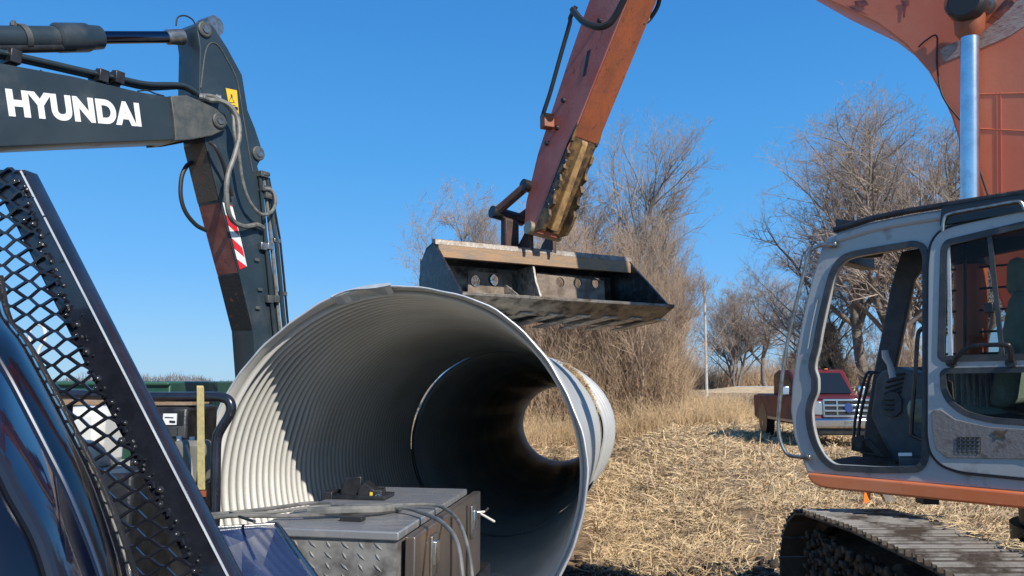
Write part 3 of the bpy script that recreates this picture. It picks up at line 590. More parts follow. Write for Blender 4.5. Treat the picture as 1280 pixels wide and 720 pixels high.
obj('grab_handle', G().tube(smooth_path([CP.px(1155, 410, -.07), CP.px(1151, 412, -.1), CP.px(1147, 422, -.1), CP.px(1144, 470, -.1), CP.px(1139, 535, -.1), CP.px(1142, 545, -.1), CP.px(1154, 550, -.07)], 5), .014, 8), black, ex)
obj('mirror', G().box(CP.px(1090, 318, -.3), (.14, .05, .05), math.radians(CH)), black, ex, bevel=.015)
tb = obj('toe_box', G().pbox(CP, CP.hit(1117, 570)[0], CP.hit(1152, 570)[0], skb+.045, skb+.13, -.22, -.09), cabdark, ex, bevel=.005)
obj('label_plate', G().prism(qpx(CP, [(1123, 566), (1140, 566), (1140, 570), (1123, 570)], -.088), hn*.002), white, tb)
# seat
def seat():
    s = empty('seat', (0, 0, 0), None, None); s.parent = ex; s.location = globals()['lp'](1.15, .5, 0)-ex.location
    g = G(); z0 = skb+CP.P.z; lp0 = globals()['lp']; lp = lambda a, b, z: lp0(a-.26, b-.12, z)
    g.hexa([lp(.85, .25, z0+.35), lp(.85, .75, z0+.35), lp(1.40, .75, z0+.32), lp(1.40, .25, z0+.32), lp(.85, .25, z0+.5), lp(.85, .75, z0+.5), lp(1.40, .75, z0+.45), lp(1.40, .25, z0+.45)]); obj('seat_cushion', g, seatm, s, bevel=.05)
    g = G(); g.hexa([lp(1.30, .24, z0+.45), lp(1.30, .76, z0+.45), lp(1.44, .76, z0+.45), lp(1.44, .24, z0+.45), lp(1.46, .27, z0+1.15), lp(1.46, .73, z0+1.15), lp(1.58, .73, z0+1.15), lp(1.58, .27, z0+1.15)]); obj('seat_back', g, seatm, s, bevel=.06)
    g = G(); g.hexa([lp(1.42, .36, z0+1.13), lp(1.42, .64, z0+1.13), lp(1.53, .64, z0+1.13), lp(1.53, .36, z0+1.13), lp(1.44, .38, z0+1.37), lp(1.44, .62, z0+1.37), lp(1.54, .62, z0+1.37), lp(1.54, .38, z0+1.37)]); obj('headrest', g, seatm, s, bevel=.05)
    obj('seat_base', G().box(lp(1.12, .5, z0+.2), (.35, .35, .34), math.radians(CH)), black, s, bevel=.02)
seat()
# cloth hanging inside the lower window
g = G(); n = 40
for k in range(n):
    a, b = [CP.hit(1180, 470)[0]+.20*(k+j)/n for j in (0, 1)]; f = lambda t: -.16+.02*math.sin(t*190)
    g.quad([CP.W(a, skb+.16, f(a)), CP.W(b, skb+.16, f(b)), CP.W(b+.01, skb+.72, f(b)-.04), CP.W(a+.01, skb+.72, f(a)-.04)])
obj('hanging_cloth', g, curt, ex, smooth=60)
# work light box on roof front, front handrail
obj('roof_light', G().prism(qpx(CP, [(1044, 273), (1062, 275), (1098, 279), (1070, 285), (1044, 293)], -.12), -hn*.30), black, ex, bevel=.01)
obj('front_handrail', G().tube(smooth_path([CP.px(*p, .05) for p in ((1040, 306), (1032, 305.5), (1020, 309), (1011, 318), (1005, 340), (994, 385), (984, 430), (978, 470), (974, 510), (973, 535), (977, 555), (985, 568), (998, 571), (1010, 571))], 6), .013, 8), chromed, ex)
for x, y in ((1040, 306), (1008, 571)): obj('handrail_bracket', G().box(CP.px(x, y, .03), (.07, .05, .035), math.radians(CH)), chromed, ex, bevel=.01)
# deck skirt
sk0 = CP.hit(1012, 591)[1]; sk1 = CP.hit(1040, 611)[1]
g = G(); pr = [(.0, sk0), (.0, sk0-.03), (.03, (sk0+sk1)/2-.02), (.09, sk1+.004), (.16, sk1), (4.1, sk1), (4.1, sk0)]
g.prism([CP.W(a, b, .03) for a, b in pr], -hn*2.7); obj('deck_skirt', g, orange, ex, bevel=.015)
deck_z = sk1+CP.P.z
obj('under_deck', G().prism([lp(.5, .25, deck_z-.03), lp(4.0, .25, deck_z-.03), lp(4.0, 2.4, deck_z-.03), lp(.5, 2.4, deck_z-.03)], (0, 0, .06)).box(lp(.62, .35, deck_z-.05), (.1, .1, .06)), black, ex)
obj('swing_bearing', G().lathe(lp(1.5, 1.3, .9), (0, 0, 1), [(0, .62), (.12, .62), (.12, .56), (deck_z-.93, .56)], 40), rubber, ex)
obj('engine_house', G().pbox(CP, SR+.12, 3.4, sk0, sk0+1.05, -2.65, -.05), orange, ex, bevel=.05)
obj('counterweight', G().pbox(CP, 3.42, 4.1, sk0-.2, sk0+1.1, -2.7, .0), orange, ex, bevel=.12)
# tracks
def track(x0, w=.60):
    root = empty('track', (x0+w/2, 3.6, 0), None, None); root.parent = ex; root.location = Vector((x0+w/2, 3.6, 0))-ex.location
    ctl = []
    for a in range(90, -91, -15): ctl.append((5.16+.53*math.cos(math.radians(a)), .57+.53*math.sin(math.radians(a))))
    ctl += [(4.6, .05), (3.5, .05), (2.5, .05)]
    for a in range(270, 89, -15): ctl.append((1.6+.45*math.cos(math.radians(a)), .52+.45*math.sin(math.radians(a))))
    ctl += [(2.2, 1.03), (2.9, 1.08), (3.7, 1.12), (4.5, 1.13)]
    P = [Vector((0, y, z)) for y, z in ctl]+[Vector((0, ctl[0][0], ctl[0][1]))]
    L = [0]
    for i in range(1, len(P)): L.append(L[-1]+(P[i]-P[i-1]).length)
    N = int(L[-1]/.172); g = G(); gg = G()
    def pos(s):
        s %= L[-1]
        for i in range(1, len(L)):
            if s <= L[i]: t = (s-L[i-1])/(L[i]-L[i-1]+1e-9); return P[i-1].lerp(P[i], t), (P[i]-P[i-1]).normalized()
    ctr = Vector((0, 3.5, .55))
    for k in range(N):
        s = (k+.5)*L[-1]/N; p, _ = pos(s); q0, _ = pos(s-.08); q1, _ = pos(s+.08); t = (q1-q0).normalized(); nn = Vector((0, -t.z, t.y))
        if nn.dot(p-ctr) < 0: nn = -nn
        def bx(t0, t1, n0, n1, xa=x0, xb=x0+w): g.hexa([Vector((x, 0, 0))+p+t*a+nn*b for (x, a, b) in ((xa, t0, n0), (xb, t0, n0), (xb, t1, n0), (xa, t1, n0), (xa, t0, n1), (xb, t0, n1), (xb, t1, n1), (xa, t1, n1))])
        bx(-.082, .082, -.012, .0)
        for a in (-.07, 0.0, .065): bx(a-.007, a+.007, 0, .024)
        g, g0 = gg, g
        for a in (-.07, 0.0, .065): bx(a-.0075, a+.0075, .022, .030)
        g, gg = g0, g
        for xx in (.22, .34): bx(-.085, .085, -.09, -.012, x0+xx, x0+xx+.045)
    tks = obj('track_shoes', g, tracksteel, root, smooth=None); obj('grouser_edge', gg, mat('polished_grouser', (.55, .50, .44), .35, .5, (.13, .10, .08), 5, .45, .6), tks, smooth=None)['kind'] = 'stuff'
    g = G(); g.box((x0+w/2-.02, 3.45, .56), (.38, 3.7, .74)); 
    for k in range(7): g.lathe((x0+.12, 2.2+k*.4, .17), (1, 0, 0), [(0, .06), (.0, .10), (.36, .10), (.36, .06)], 16)
    for yy in (2.9, 4.2): g.lathe((x0+.12, yy, .93), (1, 0, 0), [(0, .07), (.36, .07)], 14)
    obj('roller_frame', g, mud, root, bevel=.02)
    obj('idler', G().lathe((x0+.2, 5.16, .57), (1, 0, 0), [(0, .1), (.0, .38), (.2, .38), (.2, .1)]), tracksteel, root)
    obj('sprocket', G().lathe((x0+.2, 1.6, .52), (1, 0, 0), [(0, .1), (.0, .36), (.2, .36), (.2, .1)]), tracksteel, root)
    # packed mud on the frame
    V = []; Q = []
    for i in range(3000):
        y = random.uniform(1.9, 5.3); z = random.uniform(.2, .98); x = x0+random.gauss(.075, .022); r = random.uniform(.008, .032); b = len(V)
        for k in range(8): V.append((x+((k & 1)*2-1)*r*random.uniform(.3, .8), y+((k >> 1 & 1)*2-1)*r*random.uniform(.5, 1.2), z+((k >> 2 & 1)*2-1)*r*random.uniform(.5, 1)))
        for f in ((0, 1, 3, 2), (4, 6, 7, 5), (0, 4, 5, 1), (2, 3, 7, 6), (0, 2, 6, 4), (1, 5, 7, 3)): Q.append([b+j for j in f])
    o = np_mesh('packed_mud', np.array(V), np.array(Q), mud, root); o['kind'] = 'stuff'
track(1.98); track(4.75)
# car body with mud and straw between the tracks
def carbody():
    xs = np.linspace(2.56, 4.8, 50); ys = np.linspace(2.6, 5.35, 60); X, Y = np.meshgrid(xs, ys)
    Z = .90+.05*np.sin(X*5+Y*3)*np.sin(Y*4)+rng.normal(0, .012, X.shape)+.05*np.exp(-((X-3.0)**2+(Y-4.9)**2)/.15); Z -= .5*np.clip(Y-5.1, 0, 1)**1*2
    V = np.stack([X, Y, Z], -1).reshape(-1, 3); a, b = X.shape; i = np.arange(a-1)[:, None]*b+np.arange(b-1)[None]
    Q = np.stack([i, i+1, i+b+1, i+b], -1).reshape(-1, 4); np_mesh('mud_covered_car_body', V, Q, mud, ex, smooth=True)
    K = 5000; x = rng.uniform(2.52, 4.2, K); y = rng.uniform(3.0, 4.9, K); keep = rng.random(K) < np.exp(-np.maximum(y-4.2, 0)/.3); x, y = x[keep], y[keep]; K = len(x)
    z = np.where(x < 2.60, 1.15, .97)+rng.uniform(0, .035, K); an = rng.uniform(0, 2*PI, K); L = rng.uniform(.02, .1, K); el = np.abs(rng.normal(0, .3, K))
    d = np.stack([np.cos(an)*np.cos(el), np.sin(an)*np.cos(el), np.sin(el)], -1)*L[:, None]; p = np.stack([x, y, z], -1)
    o = segs_mesh('trapped_straw', p-d, p+d, np.full(K, .004), np.full(K, .002), strawm, ex); o['kind'] = 'stuff'
carbody()
# boom
BP = CP.moved(-1.08)
J = Vector((1.55, 7.1, 6.75))
Js, Jt = (J-BP.P).dot(BP.u), J.z-BP.P.z
bl = [BP.hit(*p) for p in [(1201, 190), (1200, 172), (1191, 144), (1180, 119), (1162, 87), (1133, 54), (1097, 27), (1039, 0), (985, -30)]]
zd = deck_z+.1-BP.P.z
bo = [(bl[0][0]+1.05, zd)]+[BP.hit(*p) for p in ((1262, 400), (1240, 340), (1216, 290), (1204, 240))]+bl+[(Js+.1, Jt-.28), (Js-.2, Jt-.12), (Js-.22, Jt+.2), (Js+.3, Jt+.35), (bl[-1][0]+.6, bl[-1][1]+1.9), (bl[4][0]+1.25, bl[4][1]+1.3), (bl[2][0]+1.75, bl[2][1]+.3), (bl[0][0]+1.35, zd)]
boom = plate('boom', BP, bo, [], .50, boompaint, ex, px=False, bev=.012)
sf = [BP.hit(*p) for p in [(1175, 62), (1195, 52), (1230, 40), (1262, 12), (1285, -15), (1330, -15), (1285, 30), (1262, 45), (1232, 58), (1205, 68), (1180, 78)]]
plate('bare_scuffed_patch', BP, sf, [], .003, scuff, boom, d=.005, px=False)
obj('cable', G().tube(smooth_path([BP.px(*p, .02) for p in ((1148, 59), (1158, 50), (1171, 45), (1171, 75), (1175, 110), (1184, 130), (1200, 150))], 5), .007, 6), rubber, boom)
for P_ in (((1215, 118), (1290, 116)), ((1205, 160), (1290, 164))): obj('weld_seam', G().tube([BP.px(*P_[0], .002), BP.px(*P_[1], .002)], .004, 4), boompaint, boom)
oil = mat('oily_stain', (.07, .03, .025), .4, 0, (.30, .08, .05), 9, .40, .60)
for Q_ in (((1068, 2), (1082, 0), (1086, 6), (1078, 9), (1070, 7)), ((1126, 1), (1136, 0), (1137, 6), (1133, 8), (1131, 22), (1129, 22), (1129, 7)), ((1056, 6), (1072, 12), (1088, 20), (1074, 15)), ((1240, 20), (1262, -6), (1268, 4), (1250, 24))): plate('oil_stain', BP, list(Q_), [], .002, oil, boom, d=.007)
obj('cable', G().tube([BP.px(1222, 205, .01), BP.px(1237, 250, .01)], .007, 6), rubber, boom)
for x in (1246, 1251): obj('weld_seam', G().tube([BP.px(x, 115, .002), BP.px(x+1, 260, .002)], .004, 4), boompaint, boom)
# boom cylinder: pin at 1210,10 ; rod straight down to barrel
RPn = BP.moved(.15)
a = RPn.px(1212, 8); b = RPn.px(1211, 300); c = RPn.px(1213, 325); d_ = lp(1.15, 1.05, deck_z+.1); d_ = c+(c-a).normalized()*((c.z-deck_z)/((a-c).normalized().z))
bcy = obj('boom_cylinder', G().tube([c, d_], .105, 24), mat('orange_cylinder_paint', (.62, .16, .05), .4, 0, (.5, .12, .05), 4), ex)
obj('rod', G().tube([a, c], .062, 24), chrome, bcy)
obj('cylinder_cap', G().lathe(c-Vector((0, 0, .04)), (a-c), [(0, .12), (.08, .12), (.08, .08)]), black, bcy)
obj('rod_eye', G().lathe(RPn.px(1212, 10, -.08), RPn.n, [(0, .13), (.16, .13)]).lathe(a-(a-c).normalized()*.24, (a-c), [(0, .062), (.05, .095), (.16, .10)]), orust, bcy)
obj('rod_pin', G().lathe(RPn.px(1211, 8, .06), RPn.n, [(0, .12), (.10, .12), (.12, .10)]), rubber, bcy); obj('pin_bolt', G().lathe(RPn.px(1233, 8, -.1), RPn.n, [(0, .07), (.1, .07)]), chromed, bcy)
# arm and bucket
WA = 28.0; WAA = 39.0; wa = Vector((math.cos(math.radians(WAA)), math.sin(math.radians(WA)), 0)); fa = Vector((math.sin(math.radians(WAA)), -math.cos(math.radians(WAA)), 0))
Q0 = at(672, 288, 8.35)
Ld = (J-Q0); AL = Ld.length; Ld.normalize()
fd = (fa-Ld*fa.dot(Ld)).normalized(); wd_ = wa   # front direction, width direction
wd_ = (wa-Ld*wa.dot(Ld)).normalized(); fd = Ld.cross(wd_); fd = fd if fd.dot(fa) > 0 else -fd
hw = .175
ag = G(); prof = [(.0, -.04, .20), (.25, -.18, .21), (.8, -.32, .21), (1.8, -.42, .22), (2.4, -.46, .23), (AL-.3, -.50, .23), (AL+.2, -.3, .2)]
VS = []; 
for (l, b, f) in prof:
    c = Q0+Ld*l
    VS += [c-wd_*hw+fd*b, c+wd_*hw+fd*b, c+wd_*hw+fd*f, c-wd_*hw+fd*f]
FS = [(0, 1, 2, 3), tuple(range(len(VS)-1, len(VS)-5, -1))]
DA = lambda py: Q0.y+(J.y-Q0.y)*((Q0.z-H)*0+(288-py))/420.0
for i in range(len(prof)-1):
    for k in range(4): FS.append((i*4+k, i*4+(k+1) % 4, i*4+4+(k+1) % 4, i*4+4+k))
armo = obj('arm', ag.add(VS, FS), pinkred, ex, bevel=.015)
def AX(l, w, f): return Q0+Ld*l+wd_*w+fd*f
# front face of the arm: scuffed orange sheet
g = G(); g.hexa([AX(1.15, -hw+.01, .21), AX(1.15, hw-.01, .21), AX(1.15, hw-.01, .222), AX(1.15, -hw+.01, .222), AX(AL, -hw+.01, .232), AX(AL, hw-.01, .232), AX(AL, hw-.01, .245), AX(AL, -hw+.01, .245)])
obj('front_wear_plate', g, orust, armo)
g = G(); g.hexa([AX(.06, -hw+.01, .205), AX(.06, hw-.01, .205), AX(.06, hw-.01, .217), AX(.06, -hw+.01, .217), AX(1.14, -hw+.01, .205), AX(1.14, hw-.01, .205), AX(1.14, hw-.01, .217), AX(1.14, -hw+.01, .217)])
obj('lower_wear_plate', g, ytan, armo)
# yellow thumb mount with scalloped edge
def thumb(w0, w1, m):
    pts = [(.02, .2), (.10, .33), (.22, .36)]
    for k in range(5):
        l = .30+k*.17+.03*math.sin(k*5+w0*9); e_ = .02*math.sin(k*3+w0*20)
        pts += [(l, .35-.03*k+e_), (l+.03, .325-.03*k), (l+.06, .31-.03*k-e_), (l+.10, .325-.03*k), (l+.13, .345-.03*k)]
    pts += [(1.25, .22), (1.3, .2)]
    return G().prism([AX(l, w0, f) for l, f in pts], wd_*(w1-w0))
obj('thumb_bracket', thumb(-hw-.004, -hw+.03, ytan), ytan, armo); obj('thumb_bracket', thumb(hw-.03, hw+.004, ytan), ytan, armo)
obj('thumb_pad', G().hexa([AX(.1, -.05, .2), AX(.1, .05, .2), AX(1.15, .05, .2), AX(1.15, -.05, .2), AX(.1, -.05, .31), AX(.1, .05, .31), AX(1.1, .03, .25), AX(1.1, -.03, .25)]), mat('bright_ochre_steel', (.46, .27, .10), .6, 0, (.22, .13, .07), 9, .42, .6), armo, bevel=.01)
for l in (.35, .52, .69, .86): obj('bracket_hole', G().lathe(AX(l, -hw-.005, .25), -wd_, [(0, .035), (.006, .033)], 12), black, armo)
obj('bucket_pin', G().cyl(AX(.03, -hw-.05, .12), AX(.03, hw+.05, .12), .075, 18), mat('dull_brass_steel', (.4, .33, .24), .5, .6), armo)
# bucket linkage on the back side
g = G()
pA = AX(.42, 0, -.24); pB = at(634, 270, 8.6)
for w in (-hw-.03, hw+.03):
    g.tube([pA+wd_*w, pB+wd_*w*.8], .055, 8)
drust = mat('dark_rusty_link', (.10, .045, .035), .6, 0, (.04, .025, .02), 8, bump=.3)
obj('side_link', g, drust, armo); obj('link_pin', G().cyl(pA-wd_*.26, pA+wd_*.26, .07, 16), black, armo); obj('link_pin', G().cyl(pB-wd_*.22, pB+wd_*.22, .075, 16), black, armo)
g = G(); g.hexa([pB-wd_*.1+Vector((0, 0, -.38))+fd*.0, pB+wd_*.1+Vector((0, 0, -.38)), pB+wd_*.1+Vector((0, 0, -.38))+fd*.14, pB-wd_*.1+Vector((0, 0, -.38))+fd*.14, pB-wd_*.1, pB+wd_*.1, pB+wd_*.1+fd*.14, pB-wd_*.1+fd*.14]); obj('bucket_link', g, drust, armo, bevel=.02)
# hoses on the arm back and front
bk = lambda px, py: at(px, py, 7.2)
hh = lambda pts, r: obj('hydraulic_hose', G().tube(smooth_path([at(x, y, DA(y)+o) for x, y, o in pts]), r, 8), rubber, armo)
hh(((720, 8, .1), (713, 22, .1), (712, 30, .1), (700, 72, .1), (688, 115, .1), (678, 148, .1), (684, 158, .05)), .026)
hh(((716, 12, .05), (728, 26, -.2), (745, 33, -.36), (757, 32, -.42), (768, 22, -.45), (785, -10, -.5)), .036)
hh(((826, -10, -.1), (822, 8, -.1), (812, 24, -.15), (803, 30, -.2)), .024)
obj('hose_bracket', G().box(at(684, 152, DA(152)+.05), (.13, .12, .16), .4), orust, armo, bevel=.01)
for l, f in ((1.45, -.2), (1.15, -.12), (.95, -.20), (2.35, -.1)): obj('grease_fitting', G().lathe(AX(l, -hw, f), -wd_, [(0, .03), (.03, .025)], 10), black, armo)
obj('paint_scar', G().hexa([AX(1.75, -hw-.003, -.02), AX(1.78, -hw-.003, .02), AX(2.05, -hw-.003, -.07), AX(2.02, -hw-.003, -.12), AX(1.75, -hw-.006, -.02), AX(1.78, -hw-.006, .02), AX(2.05, -hw-.006, -.07), AX(2.02, -hw-.006, -.12)]), black, armo)
# bucket
wa = Vector((math.cos(math.radians(WA)), math.sin(math.radians(WA)), 0)); fa = Vector((math.sin(math.radians(WA)), -math.cos(math.radians(WA)), 0))
bc = at(667, 322, 7.2)
BKl = Plane(bc, WA)
sL = BKl.hit(541, 303)[0]; sR = BKl.hit(786, 318)[0]
def B(s, f, z): return bc+wa*s+fa*f+Vector((0, 0, z))
bkt = empty('bucket', (0, 0, 0), None, None); bkt.parent = ex; bkt.location = bc-ex.location
sheet = [(.0, .06), (-.16, .03), (-.29, -.08), (-.34, -.26), (-.30, -.46), (-.16, -.60), (.10, -.65), (.40, -.60), (.66, -.50)]
def lip(name, prof, m, s0=sL, s1=sR, th=.02):
    g = G(); n = len(prof)
    up = [B(s0, f, z) for f, z in prof]; dn = []
    for i, (f, z) in enumerate(prof):
        a = prof[max(i-1, 0)]; b = prof[min(i+1, n-1)]; t = Vector((b[0]-a[0], b[1]-a[1])).normalized(); dn.append(B(s0, f-t.y*th, z+t.x*th))
    for i in range(n-1):
        q = [up[i], up[i+1], dn[i+1], dn[i]]; g.hexa([p for p in q]+[p+wa*(s1-s0) for p in q])
    return obj(name, g, m, bkt)
lip('bucket_shell', sheet[:3], steelb)
liplt = mat('worn_lip_steel', (.30, .27, .235), .5, .4, (.17, .13, .10), 12, bump=.4)
brn = mat('rusty_baffle_steel', (.26, .20, .15), .6, .2, (.13, .09, .065), 8, .4, .62, bump=.4); lip('bucket_shell', sheet[4:], mat('dark_bucket_underside', (.05, .045, .04), .5, .3, (.10, .085, .07), 10, bump=.4))
# back plate with holes, divider plates
wn = sR-sL
bk_pl = Plane(B(0, -.38, 0), WA)
def circ(c, r, n=18): return [(c[0]+r*math.cos(2*PI*k/n), c[1]+r*math.sin(2*PI*k/n)) for k in range(n)]
holes = [circ(BKl.moved(-.30).hit(x, y), .062) for x, y in ((596, 351), (620, 350))]+[circ(BKl.moved(-.30).hit(x, y), .058) for x, y in ((700, 353), (724, 354), (746, 354))]
hz = [circ((sL+wn*t, -.33), .05) for t in ()]
plate('back_plate', BKl.moved(-.30), [(sL+.0, -.05), (sR, -.05), (sR, -.48), (sL, -.48)], holes, .02, steelw, bkt, px=False)
plate('side_plate', Plane(B(sL, 0, 0), WA-90), [(f, z) for f, z in sheet], [], .03, steelb, bkt, px=False, d=.0, bev=.004)
plate('side_plate', Plane(B(sR, 0, 0), WA-90), [(f, z) for f, z in sheet], [], .03, steelb, bkt, px=False, d=.03, bev=.004)
# side wear edges
obj('top_lip', G().hexa([B(sL, -.03, .062), B(sR, -.03, .062), B(sR, .06, .03), B(sL, .06, .03), B(sL, -.03, .10), B(sR, -.03, .10), B(sR, .05, .085), B(sL, .05, .085)]), liplt, bkt, bevel=.006)
obj('ochre_strip', G().hexa([B(sL+.03, .02, -.085), B(sR+.02, .02, -.085), B(sR+.02, .075, -.085), B(sL+.03, .075, -.085), B(sL+.03, .0, .032), B(sR-.04, .0, .032), B(sR-.04, .065, .032), B(sL+.03, .065, .032)]), ochre, bkt, bevel=.004)
obj('cutting_edge', G().hexa([B(sL-.01, .44, -.62), B(sR+.01, .44, -.62), B(sR+.01, .70, -.50), B(sL-.01, .70, -.50), B(sL-.01, .44, -.585), B(sR+.01, .44, -.585), B(sR+.01, .70, -.47), B(sL-.01, .70, -.47)]), steelw, bkt, bevel=.004)
g = G()
zz = lambda f: -.755+(f-.1)*.20 if f < .5 else -.69+(f-.5)*.5
for k in range(7):
    s = sL+.10+k*wn/7.3; q = [(s, .05), (s+.13, .05), (s+.38, .50), (s+.24, .50)]
    g.prism([B(a, f, -.672+max(0, f-.1)*.17+max(0, f-.40)*.22-.014) for a, f in q], (0, 0, -.012))
obj('wear_bar', g, steellt, bkt)
# inner divider and curved inner plates
dvs = BKl.moved(.1).hit(669, 340)[0]
g = G(); pp = [(.05, -.09), (-.26, -.09), (-.28, -.42), (-.1, -.57), (.25, -.58), (.20, -.42), (.10, -.25)]
plate('divider_plate', Plane(B(dvs, 0, 0), WA-90), [(f, z) for f, z in pp], [], .02, steellt, bkt, px=False)
dvl = BKl.moved(.0).hit(650, 345)[0]
plate('inner_gusset', Plane(B(dvl, 0, 0), WA-70), [(.25, -.57), (-.25, -.57), (-.28, -.2)], [], .02, steellt, bkt, px=False)
ipl = BKl.moved(.02)
iq = [ipl.hit(*p) for p in ((671, 343), (755, 347), (757, 374), (671, 372))]
plate('pierced_baffle', ipl, [(iq[0][0], -.16), (iq[1][0], -.18), (iq[2][0], -.62), (iq[3][0], -.62)], [circ(ipl.hit(x, y), .052) for x, y in ((700, 353), (722, 354), (744, 354))], .02, brn, bkt, px=False)
ip2 = BKl.moved(-.2); iq = [ip2.hit(*p) for p in ((585, 345), (640, 345))]
plate('pierced_baffle', ip2, [(iq[0][0], -.15), (iq[1][0], -.15), (iq[1][0], -.58), (iq[0][0], -.58)], [circ(ip2.hit(x, y), .062) for x, y in ((594, 351), (617, 350))], .02, brn, bkt, px=False)
# bucket ears
for s in (-.13, .13): 
    e = BKl.hit(676, 300)[0]+s
    plate('bucket_ear', Plane(B(e, 0, 0), WA-90), [(.05, .05), (-.24, .03), (-.18, .16), (-.06, .25), (.04, .22)], [], .04, drust, bkt, px=False, d=.02, bev=.006)
BK = 1.17; bkt.scale = (BK, BK, BK); bkt.location = at(667, 322, 7.2*BK)-ex.location
# ------------------------------------------------------------------ parked pickup
def pickup():
    R = empty('pickup_truck', (0, 0, 0), 'maroon crew cab pickup with chrome grille parked in the field behind the cab', 'pickup truck')
    PXc = atz(1046, 586, 0.0); fr = Vector((.1, 0, 0))
    frontc = Vector(((1052-640)/F*21.6, 21.6, 0)); hd = Vector((-math.sin(math.radians(3)), -math.cos(math.radians(3)), 0))
    ang = math.atan2(hd.y, hd.x); R.location = frontc-hd*2.9
    R.location.z = 0.05
    M = Matrix.Translation(R.location) @ Matrix.Rotation(ang, 4, 'Z')
    # local: x forward, y left, z up ; front at x=2.9
    def P(name, g, m, bevel=0, par=R, smooth=35): g.xf(M); return obj(name, g, m, par, smooth, bevel)
    def side(pts, y0, y1): return G().prism([(x, y0, z) for x, z in pts], (0, y1-y0, 0))
    P('body', side([(-2.95, .55), (-2.95, 1.22), (-1.0, 1.24), (2.0, 1.26), (2.8, 1.18), (2.92, 1.0), (2.92, .62), (2.6, .5), (-2.7, .5)], -.98, .98), maroon, .05)
    g = side([(-1.05, 1.22), (-.95, 1.86), (-.5, 1.95), (.55, 1.95), (.75, 1.88), (1.45, 1.26)], -.84, .84); P('cabin', g, maroon, .07)
    g = G().add([(1.40, -.72, 1.31), (1.40, .72, 1.31), (.80, .64, 1.85), (.80, -.64, 1.85)], [(0, 1, 2, 3)]); g.v = [(x+.045, y, z+.01) for x, y, z in g.v]; P('windshield', g, tglass)
    for s in (-1, 1):
        for pts in ([(-.85, 1.30), (-.85, 1.80), (.0, 1.82), (.0, 1.30)], [(.12, 1.30), (.12, 1.82), (.62, 1.82), (1.15, 1.32)]):
            P('side_window', side(pts, s*.845, s*.852), tglass)
        P('mirror', G().box((1.15, s*1.12, 1.38), (.12, .24, .26)), chrome, .04)
        w = G()
        for x in (-1.85, 1.95):
            wr = bpy.data.objects.new('wheel', None); COL.objects.link(wr); wr.parent = R
            P('tyre', G().lathe((x, s*.70, .38), (0, s, 0), [(0, .2), (0, .36), (.05, .40), (.22, .40), (.27, .36), (.27, .2)]), rubber, 0, wr)
            P('rim', G().lathe((x, s*.97, .38), (0, s, 0), [(0, .23), (-.03+.035, .22), (.01, .08), (.03, .06)]), chromed, 0, wr)
            P('wheel_arch', G().lathe((x, s*.985, .44), (0, s, 0), [(0, .50), (.008, .48)], 24), black, 0, R) if 0 else None
        P('door_handle', G().box((.05, s*.995, 1.12), (.2, .03, .04)), chrome, .01); P('headlight', G().box((2.90, s*.80, .98), (.12, .26, .34)), mat('lamp_lens', (.35, .38, .42), .08, .5) if 'lamp_lens' not in MATS else MATS['lamp_lens'], .03)
        P('side_trim', G().box((.2, s*.99, .58), (2.9, .03, .08)), chromed, .01)
    for s in (-1, 1):
        for x in (-1.85, 1.95): P('wheel_arch', G().lathe((x, s*.978, .50), (0, s, 0), [(0, .48), (.012, .47)], 24), black)
    P('hood', G().add([(1.45, -.78, 1.285), (1.45, .78, 1.285), (2.75, .82, 1.205), (2.75, -.82, 1.205)], [(0, 1, 2, 3)]), mat('hood_paint', (.20, .03, .03), .3, .1, coat=.3))
    gr = P('grille', G().box((2.93, 0, .98), (.06, 1.30, .40)), black, .02)
    g = G()
    for z in (.79, .92, 1.05, 1.18): g.box((2.97, 0, z), (.04, 1.34, .055))
    for y in (-.66, .66, -.3, .3): g.box((2.965, y, .98), (.04, .05, .42))
    P('grille_bar', g, tchrome, .01, gr); P('grille_badge', G().lathe((2.985, 0, .985), (1, 0, 0), [(0, .12), (.02, .10)]), mat('badge_blue', (.03, .06, .2), .3), .0, gr)
    P('bumper', G().box((3.0, 0, .62), (.20, 1.98, .24)), tchrome, .05); P('air_dam', G().box((2.92, 0, .42), (.14, 1.7, .18)), black, .03)
    P('licence_plate', G().box((3.108, 0, .62), (.012, .32, .13)), chromed)
    g = G(); g.box((-2.0, 0, 1.22), (1.8, 1.7, .05)); P('bed_cover', g, black)
    for y in (-.3, 0, .3): P('roof_marker_light', G().box((.62, y, 1.965), (.06, .1, .03)), hivis, .01)
    for c_ in [R]: c_.scale = (1.04, 1.04, 1.17)
    return R
pickup()
# ------------------------------------------------------------------ marker flag and post
p = atz(1083, 632, .0); mf = empty('marker_flag', (p.x, p.y, 0), 'small bright orange marker flag in the straw under the cab', 'flag')
obj('flag', G().prism([p+Vector(q) for q in ((-.05, 0, .02), (.07, .02, .05), (.12, .03, .32), (.03, 0, .36), (-.02, 0, .2))], (0, .02, 0)), hivis, mf); obj('stake', G().cyl(p+Vector((0, .03, -.02)), p+Vector((0, .03, .38)), .006, 6), chromed, mf)
p = atz(1122, 634, 0); pk = obj('grey_board', G().hexa([p+Vector(q) for q in ((-.12, 0, -.02), (.04, 0, -.02), (.04, .1, -.02), (-.12, .1, -.02), (-.34, .0, .42), (-.2, 0, .42), (-.2, .1, .42), (-.34, .1, .42))]), woodgrey); tag(pk, 'weathered grey board leaning in the straw beside the orange flag', 'board')
